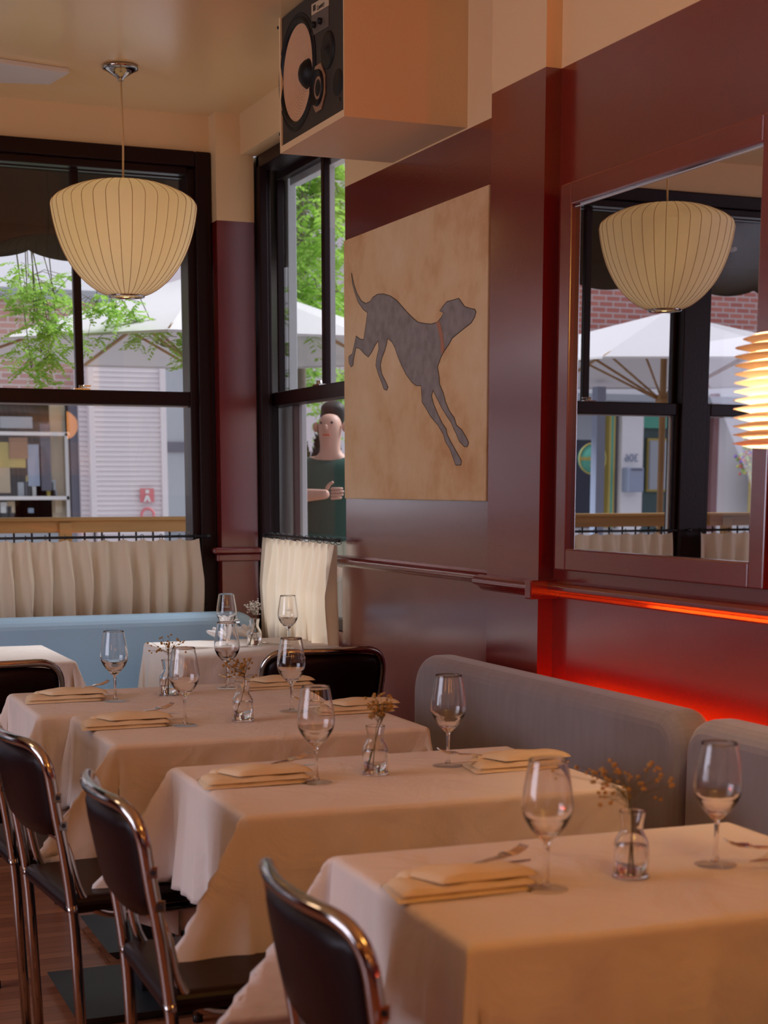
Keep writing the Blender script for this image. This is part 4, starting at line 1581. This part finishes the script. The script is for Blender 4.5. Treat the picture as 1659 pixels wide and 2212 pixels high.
def fbox(parent, nm, px0, px1, py0, py1, m_, dy=0.0, dep=.1, mir_=False, z0=None, z1=None, bevel=0):
    f_ = atm if mir_ else (lambda a, b_, c_: at(a, b_, 1, c_))
    Y = YS - dy
    pm = (py0 + py1) / 2
    A, B = f_(px0, pm, Y), f_(px1, pm, Y)
    xm = (px0 + px1) / 2
    za = f_(xm, py1, Y).z if z0 is None else z0
    zb = f_(xm, py0, Y).z if z1 is None else z1
    x0, x1 = min(A.x, B.x), max(A.x, B.x)
    return wparent(MB().box(x0, x1, Y, Y + dep, za, zb).build(nm, m_, bevel=bevel), parent)


b1 = empty('shop_building', (4, YS, -.15), label='brick shop building with display window and white siding across the street', cat='building')
xl = at(-120, 900, 1, YS).x
ztp = at(60, 648, 1, YS).z
wparent(MB().box(xl - 1.5, 4.75, YS, YS + 4, at(60, 865, 1, YS).z, ztp).build('brick_wall', 'brick'), b1)
wparent(MB().box(xl - 1.5, 4.75, YS + .02, YS + 4, -.15, at(60, 865, 1, YS).z).build('lower_wall', 'greyw'), b1)
wparent(MB().box(xl - 1.6, 4.8, YS - .06, YS + 4.1, ztp, ztp + .1).build('coping', 'greyw'), b1)
fbox(b1, 'display_window', -130, 153, 872, 1130, 'pane', .06, .02)
fbox(b1, 'display_interior', -130, 150, 872, 1130, 'greyd', -.02, .03)
for py in (936, 1076):
    fbox(b1, 'window_bar', -130, 150, py - 4, py + 4, 'white', .10, .03)
fbox(b1, 'window_stile', 143, 150, 936, 1130, 'white', .10, .03)
fbox(b1, 'window_reveal', 110, 143, 872, 1130, 'label', .0, .03)
fbox(b1, 'dark_downpipe', 154, 171, 872, 1135, 'greyd', .14, .1)
rnd = random.Random(3)
for k in range(13):
    px = rnd.uniform(-20, 120)
    base = rnd.choice((1072, 1072, 1108))
    hh = rnd.uniform(10, 45)
    mm = rnd.choice(['white', 'postb', 'green', 'yellow', 'greyw', 'label', 'postb'])
    fbox(b1, 'displayed_goods', px, px + rnd.uniform(6, 18), base - hh, base, mm, .03, .03)
for k, (a0, a1, c0, c1, mm) in enumerate(((-20, 55, 955, 1010, 'yellow'), (-40, 22, 1010, 1065, 'label'), (60, 85, 960, 1050, 'postb'), (88, 110, 915, 1060, 'greyd'), (0, 70, 900, 925, 'greyw'), (20, 60, 945, 990, 'copper'))):
    fbox(b1, 'displayed_picture', a0, a1, c0, c1, mm, .035 + k * .004, .02)


def siding(px0, px1, py0, py1, dy):
    Y = YS - dy
    A, B = at(px0, 950, 1, Y).x, at(px1, 950, 1, Y).x
    z1_, z0_ = at((px0 + px1) / 2, py0, 1, Y).z, -.15
    m_ = MB()
    pitch = .0445
    z = z0_
    vs = []
    prof = []
    while z < z1_:
        prof += [(Y, z), (Y - .016, z + .006), (Y - .003, z + pitch - .003)]
        z += pitch
    k = len(prof)
    vs = [(A, p[0], p[1]) for p in prof] + [(B, p[0], p[1]) for p in prof]
    fs = [(i, i + 1, i + 1 + k, i + k) for i in range(k - 1)]
    m_.add(vs, fs)
    m_.box(A, B, Y + .002, Y + .3, z0_, z1_)
    return wparent(m_.build('siding', 'siding', fixn=False), b1)


siding(205, 350, 785, 1130, .25)
siding(171, 196, 780, 1130, .18)
fbox(b1, 'corner_board', 194, 206, 782, 1135, 'siding', .29, .1)
fbox(b1, 'corner_board', 349, 361, 795, 1135, 'siding', .29, .1)
fbox(b1, 'grey_panel', 361, 470, 790, 1140, 'greyw', .12, .1)
fbox(b1, 'dark_band', 361, 470, 955, 977, 'greyd', .14, .1)
sg = fbox(b1, 'pink_notice', 303, 333, 1055, 1085, 'pink', .30, .01)
for pts_ in ([(314, 1058), (322, 1058), (322, 1066), (314, 1066)], [(310, 1084), (315, 1070), (321, 1070), (326, 1084), (321, 1084), (318, 1078), (315, 1084)]):
    qq = [at(a, b_, 1, YS - .305) for a, b_ in pts_]
    wparent(MB().prism([(p.x, YS - .305, p.z) for p in qq], (0, -.004, 0)).build('white_figure', 'white'), b1)
cc = at(319, 1112, 1, YS - .3)
wparent(MB().grid(lambda u, v_: (cc.x + (.045 + .025 * v_) * cos(2 * pi * u), YS - .302, cc.z + (.045 + .025 * v_) * sin(2 * pi * u)), 30, 1).build('round_notice', 'pink', solid=.004), b1)

# building reflected in the mirror
b2 = empty('pub_building', (-5, YS, -.15), label='red brick and white pub front with green sign reflected in the mirror', cat='building')
xa = atm(1150, 900, YS).x
xb = atm(1750, 900, YS).x
zbk = atm(1450, 790, YS).z
wparent(MB().box(xb, xa + 1.5, YS, YS + 4, zbk, 6.5).build('brick_wall', 'brick2'), b2)
wparent(MB().box(xb, xa + 1.5, YS + .03, YS + 4, -.15, zbk).build('ground_floor_wall', 'lime'), b2)
wparent(MB().box(xb, xa + 1.5, YS - .3, YS + .02, atm(1450, 872, YS).z, atm(1450, 858, YS).z).build('fascia', 'greyw'), b2)
fbox(b2, 'shop_window', 1225, 1342, 880, 1140, 'navy', .02, .05, True)
fbox(b2, 'window_blind', 1235, 1302, 885, 950, 'greyw', .04, .02, True)
fbox(b2, 'dark_jamb', 1326, 1343, 880, 1140, 'greyd', .08, .1, True)
for a0, a1, mm in ((1315, 1319, 'yellow'), (1319, 1324, 'green'), (1324, 1328, 'yellow')):
    fbox(b2, 'painted_jamb_stripe', a0, a1, 880, 1140, mm, .12, .1, True)
fbox(b2, 'white_pier', 1342, 1388, 880, 1150, 'lime', .16, .15, True)
fbox(b2, 'letter_box', 1358, 1391, 1010, 1063, 'postb', .30, .14, True, bevel=.01)
fbox(b2, 'letter_box_slot', 1364, 1388, 1012, 1016, 'greyd', .305, .02, True)
fbox(b2, 'green_door', 1388, 1480, 880, 1150, 'dkgreen', .05, .06, True)
fbox(b2, 'door_fascia', 1388, 1480, 880, 925, 'green', .10, .06, True)
fbox(b2, 'door_frame_panel', 1399, 1460, 947, 1062, 'yellow', .09, .03, True)
fbox(b2, 'door_pane', 1404, 1455, 952, 1057, 'greyw', .12, .03, True)
fbox(b2, 'maroon_post', 1540, 1551, 850, 1150, 'maroon', .25, .1, True)
fbox(b2, 'yellow_frame', 1622, 1634, 990, 1120, 'yellow', .25, .05, True)
fbox(b2, 'dark_side_window', 1634, 1700, 960, 1130, 'navy', .2, .05, True)
fbox(b2, 'street_pole', 1288, 1306, 835, 1165, 'postb', 3.2, .09, True)
cc = atm(1277, 991, YS - .4)
rs = .155
wparent(MB().lathe([(0, 0), (rs, 0), (rs, .03), (0, .03)], (0, 0, 0), 40).build('round_sign', 'green'), b2)
o_ = kids(b2)[-1]
sgn_ = [c for c in bpy.data.objects if c.name.startswith('round_sign')][0]
sgn_.data.transform(Matrix.Translation(cc) @ Matrix.Rotation(R(90), 4, 'X'))
fr2 = [(cc.x + rs * cos(2 * pi * k / 40), cc.y - .03, cc.z + rs * sin(2 * pi * k / 40)) for k in range(40)]
wparent(MB().tube(fr2, .007, 6, closed=True).build('sign_rim', 'yellow'), b2)
lt = MB()
xx = cc.x - .13
rnd = random.Random(9)
while xx < cc.x + .13:
    wd = rnd.uniform(.008, .016)
    lt.box(xx, xx + wd, cc.y - .036, cc.y - .03, cc.z - .018, cc.z + .018)
    xx += wd + .007
lt.box(cc.x - .03, cc.x + .03, cc.y - .036, cc.y - .03, cc.z - .075, cc.z - .062)
wparent(lt.build('sign_lettering', 'yellow'), b2)
nn = atm(1364, 990, YS - .165)
text('house_number', '306', .115, 'postb', b2, Matrix.Translation((nn.x - b2.location.x, nn.y - b2.location.y - .004, nn.z - b2.location.z)) @ Matrix.Rotation(R(90), 4, 'X'), .003)
# hanging basket
hb = atm(1622, 985, YS - .6)
hbk = empty('hanging_basket', (hb.x, hb.y, hb.z), label='hanging basket of red, purple and lime flowers reflected beside the lamp', cat='flower basket')
rnd = random.Random(5)
for mm in ('flr', 'flp', 'fly', 'fly', 'leaf'):
    m_ = MB()
    for k in range(46):
        a, b_, c_ = rnd.gauss(0, .06), rnd.gauss(0, .06), rnd.gauss(0, .085)
        if mm == 'fly':
            c_ -= .05
        m_.ball((a, b_, c_), rnd.uniform(.012, .022), 5)
    m_.build('blossoms' if mm != 'leaf' else 'leaves', mm, hbk)
MB().tube([(0, 0, .1), (0, 0, .5), (0, .55, .5)], .006, 6).build('hanger', 'black', hbk)
# continuation of the street behind the side window
b3 = empty('office_building', (9, 20, -.15), label='pale grey building behind the tree outside the side window', cat='building')
wparent(MB().box(5.6, 16, 22, 24, -.15, 9).build('facade', 'siding'), b3)
for i in range(4):
    for j in range(2):
        wparent(MB().box(7.0 + i * 1.6, 7.9 + i * 1.6, 21.93, 22.0, 3.2 + j * 2.2, 4.6 + j * 2.2).build('window', 'greyw'), b3)


# trees -------------------------------------------------------------
def frond(m_, base, d, ln, rnd, lw=.010):
    d = d.normalized()
    side = d.cross(Vector((0, 0, 1)))
    side = side.normalized() if side.length > .1 else Vector((1, 0, 0))
    n = 9
    for i in range(1, n + 1):
        t = i / n
        c = base + d * ln * t + Vector((0, 0, -.25 * ln * t * t))
        s_ = ln * .26 * (1 - abs(t - .5) * .9)
        for q in (-1, 1):
            tip = c + side * q * s_ + d * s_ * .45 + Vector((0, 0, -s_ * rnd.uniform(.1, .6)))
            ax = (tip - c)
            w_ = ax.cross(Vector((rnd.gauss(0, .3), rnd.gauss(0, .3), 1))).normalized() * lw * .5
            mid = c + ax * .5
            o_ = len(m_.v)
            m_.v += [tuple(c), tuple(mid + w_), tuple(tip), tuple(mid - w_)]
            m_.f.append((o_, o_ + 1, o_ + 2, o_ + 3))
            m_.sm.append(False)


def tree(nm, base, trunk, clusters, label, seed, lw=.012, fl=.14, per=14, rad=.22):
    rnd = random.Random(seed)
    t_ = empty('locust_tree', (*base, -.15), label=label, cat='tree', group='honey locust trees on the patio')
    tk = MB().tube(trunk, [.085 - .05 * i / (len(trunk) - 1) for i in range(len(trunk))], 10)
    wparent(tk.build('trunk', 'bark'), t_)
    br, lf = MB(), MB()
    fork = Vector(trunk[-1])
    for c in clusters:
        c = Vector(c)
        mid = fork.lerp(c, .5) + Vector((rnd.gauss(0, .1), rnd.gauss(0, .1), .15))
        br.tube([fork, mid, c], [.012, .005, .002], 5)
        for k in range(per):
            b_ = c + Vector((rnd.gauss(0, rad), rnd.gauss(0, rad), rnd.gauss(0, rad * .75)))
            br.tube([c, c.lerp(b_, .5) + Vector((0, 0, .03)), b_], .0015, 4, cap=False)
            for q in range(3):
                frond(lf, b_, Vector((rnd.gauss(0, 1), rnd.gauss(0, 1), rnd.gauss(-.2, .4))), rnd.uniform(.6, 1.2) * fl, rnd, lw)
    wparent(br.build('branches', 'bark'), t_)
    wparent(lf.build('foliage', 'leaf', fixn=False), t_)
    return t_


Yt = 8.75
cl = [at(*p, 1, Yt) for p in ((50, 660), (100, 730), (90, 760), (75, 590), (110, 640), (70, 690), (130, 700), (85, 790), (215, 650), (250, 665), (375, 740), (-60, 640), (310, 690))]
cl = [c + Vector((0, random.uniform(-.15, .25), 0)) for c in cl]
tk = [(-.2, 8.9, -.15), (-.15, 8.9, 1.2), (.1, 8.85, 2.6), (.9, 8.8, 3.4), (1.6, 8.75, 3.5)]
tree('locust_tree', (-.2, 8.9), tk, cl, 'pale green locust tree overhanging the patio before the left window', 4, .017, .13, 9, .085)
Yt = 9.0
cl2 = [at(*p, 1, y_) for p, y_ in (((660, 430), 10), ((690, 400), 11), ((650, 520), 10.4), ((700, 480), 11), ((660, 590), 10), ((720, 560), 11), ((640, 630), 10.2),
                                   ((690, 640), 10.8), ((735, 430), 11), ((730, 630), 10), ((640, 380), 11), ((700, 350), 11), ((670, 700), 11), ((650, 820), 12.5), ((700, 825), 12.5), ((735, 810), 12.5))]
q0, q1, q2 = at(640, 1100, 1, 11.6), at(642, 640, 1, 11.6), at(655, 330, 1, 11.6)
tree('locust_tree', (q0.x, q0.y), [(q0.x, q0.y, -.15), tuple(q1), tuple(q2)], cl2, 'leafy green locust tree with a mossy trunk outside the side window', 6, .028, .24, 12, .16)


# conifers
def conifer(x, y, h, r_, m_, label, seed):
    rnd = random.Random(seed)
    t_ = empty('conifer_shrub', (x, y, -.15), label=label, cat='shrub', group='tall conifer shrubs outside the side window')
    wparent(MB().tube([(x, y, -.15), (x, y, h * .4)], .03, 8).build('stem', 'bark'), t_)
    lf = MB()
    for k in range(5200):
        t = rnd.random() ** .8
        rr_ = r_ * (1 - t) ** .6 * rnd.uniform(.75, 1.05) * (1 + .15 * sin(t * 30))
        a = rnd.uniform(0, 2 * pi)
        c = Vector((x + rr_ * cos(a), y + rr_ * sin(a), -.1 + h * t))
        d = Vector((cos(a) * .5, sin(a) * .5, 1)).normalized() * rnd.uniform(.03, .06)
        w_ = d.cross(Vector((rnd.gauss(0, 1), rnd.gauss(0, 1), 0))).normalized() * .010
        o_ = len(lf.v)
        lf.v += [tuple(c - w_), tuple(c + w_), tuple(c + d)]
        lf.f.append((o_, o_ + 1, o_ + 2))
        lf.sm.append(False)
    lf.lathe([(r_ * .8 * (1 - t / 10) ** .6, h * t / 10 - .1) for t in range(11)], (x, y, 0), 14)
    wparent(lf.build('foliage', m_, fixn=False), t_)
    return t_


q = at(655, 1000, 1, 8.9)
conifer(q.x, q.y, 1.72, .17, 'cyp', 'olive brown conifer shrub at the left behind the side window', 1)
q = at(705, 1000, 1, 10.0)
conifer(q.x, q.y, 1.95, .24, 'cyp2', 'dark green conifer shrub behind the person outside', 2)
q = at(775, 1000, 1, 9.2)
conifer(q.x, q.y, 1.35, .22, 'cyp2', 'low dark green conifer shrub next to the painting edge', 3)

# ================================================================== PERSON outside
pq = at(716, 1000, 1, 8.35)
pr = empty('person', (pq.x, pq.y, 0), label='person in a dark green shirt reaching an arm forward outside the side window', cat='person')


def skinned(name, verts, edges, radii, m_, parent, sub=2):
    me = bpy.data.meshes.new(name)
    me.from_pydata(verts, edges, [])
    o_ = bpy.data.objects.new(name, me)
    COL.objects.link(o_)
    md = o_.modifiers.new('skin', 'SKIN')
    for i, r_ in enumerate(radii):
        sv = me.skin_vertices[0].data[i]
        sv.radius = r_ if isinstance(r_, tuple) else (r_, r_)
    me.skin_vertices[0].data[0].use_root = True
    md.use_smooth_shade = True
    s2 = o_.modifiers.new('sub', 'SUBSURF')
    s2.levels = s2.render_levels = sub
    me.materials.append(M[m_])
    o_.parent = parent
    return o_


zs = .15 - .15
V = [(0, 0, .98), (0, 0, 1.15), (0, 0, 1.36), (0, -.01, 1.53), (0, -.02, 1.59), (0, -.03, 1.70), (0, -.02, 1.80),
     (-.17, 0, 1.50), (-.24, -.06, 1.34), (-.06, -.24, 1.355), (.06, -.30, 1.36),
     (.17, 0, 1.50), (.22, -.03, 1.24), (.20, -.12, 1.02), (.19, -.14, .95),
     (-.09, 0, .92), (-.10, -.01, .52), (-.10, .02, .08), (-.10, -.12, .03),
     (.09, 0, .92), (.10, -.01, .52), (.10, .02, .08), (.10, -.12, .03)]
E_ = [(0, 1), (1, 2), (2, 3), (3, 4), (4, 5), (5, 6), (3, 7), (7, 8), (8, 9), (9, 10), (3, 11), (11, 12), (12, 13), (13, 14),
      (0, 15), (15, 16), (16, 17), (17, 18), (0, 19), (19, 20), (20, 21), (21, 22)]
Rd = [(.15, .11), (.13, .10), (.15, .10), (.055, .052), .046, (.075, .09), (.062, .07), .062, .047, .036, .026, .062, .047, .036, .026,
      .085, .058, .04, .03, .085, .058, .04, .03]
skinned('body', V, E_, Rd, 'skin', pr)


def fingers(hand, dirv, upv, parent):
    h = Vector(hand)
    d = Vector(dirv).normalized()
    u = Vector(upv).normalized()
    s_ = d.cross(u)
    for k, ln in enumerate((.060, .068, .064, .052)):
        b_ = h + u * (.024 - k * .016)
        skinned('finger', [tuple(b_), tuple(b_ + d * ln * .5), tuple(b_ + d * ln * .85 - s_ * .012), tuple(b_ + d * ln - s_ * .03)],
                [(0, 1), (1, 2), (2, 3)], [.0095, .009, .008, .007], 'skin', parent, 1)
    b_ = h - d * .03 + u * .02
    skinned('thumb', [tuple(b_), tuple(b_ + u * .03 + d * .02), tuple(b_ + u * .042 + d * .05)], [(0, 1), (1, 2)], [.012, .010, .008], 'skin', parent, 1)


fingers((.075, -.315, 1.362), (.9, -.4, .05), (0, 0, 1), pr)
fingers((.19, -.145, .93), (0, -.1, -1), (0, -1, 0), pr)
skinned('shirt', [(0, 0, .94), (0, 0, 1.15), (0, 0, 1.34), (0, -.005, 1.45), (-.17, 0, 1.485), (-.235, -.05, 1.37), (.17, 0, 1.485), (.215, -.02, 1.33)],
        [(0, 1), (1, 2), (2, 3), (3, 4), (4, 5), (3, 6), (6, 7)], [.185, .175, .20, .15, .092, .072, .088, .07], 'shirt', pr)
skinned('sleeve', [(-.225, -.04, 1.39), (-.245, -.065, 1.345), (-.16, -.145, 1.352)], [(0, 1), (1, 2)], [.062, .064, .054], 'sleeve', pr)
skinned('trousers', [(0, 0, 1.0), (-.09, 0, .90), (-.10, -.01, .52), (-.10, .02, .12), (.09, 0, .90), (.10, -.01, .52), (.10, .02, .12)],
        [(0, 1), (1, 2), (2, 3), (0, 4), (4, 5), (5, 6)], [(.16, .12), .10, .072, .058, .10, .072, .058], 'greyd', pr)
skinned('hair', [(0, .01, 1.86), (0, .045, 1.80), (0, .06, 1.70)], [(0, 1), (1, 2)], [(.07, .07), (.078, .06), (.06, .035)], 'hair', pr)
fc = MB()
fc.ball((0, -.118, 1.715), .011, 8, 1.5)
fc.build('nose', 'skin', pr)
for s_ in (-1, 1):
    MB().ball((s_ * .030, -.104, 1.742), .0075, 8).build('eye', 'hair', pr)
    MB().ball((s_ * .082, -.02, 1.72), .018, 8, 1.5).build('ear', 'skin', pr)
MB().box(-.02, .02, -.118, -.105, 1.672, 1.68).build('mouth', 'flr', pr, bevel=.002)
pr.rotation_euler.z = R(-35)
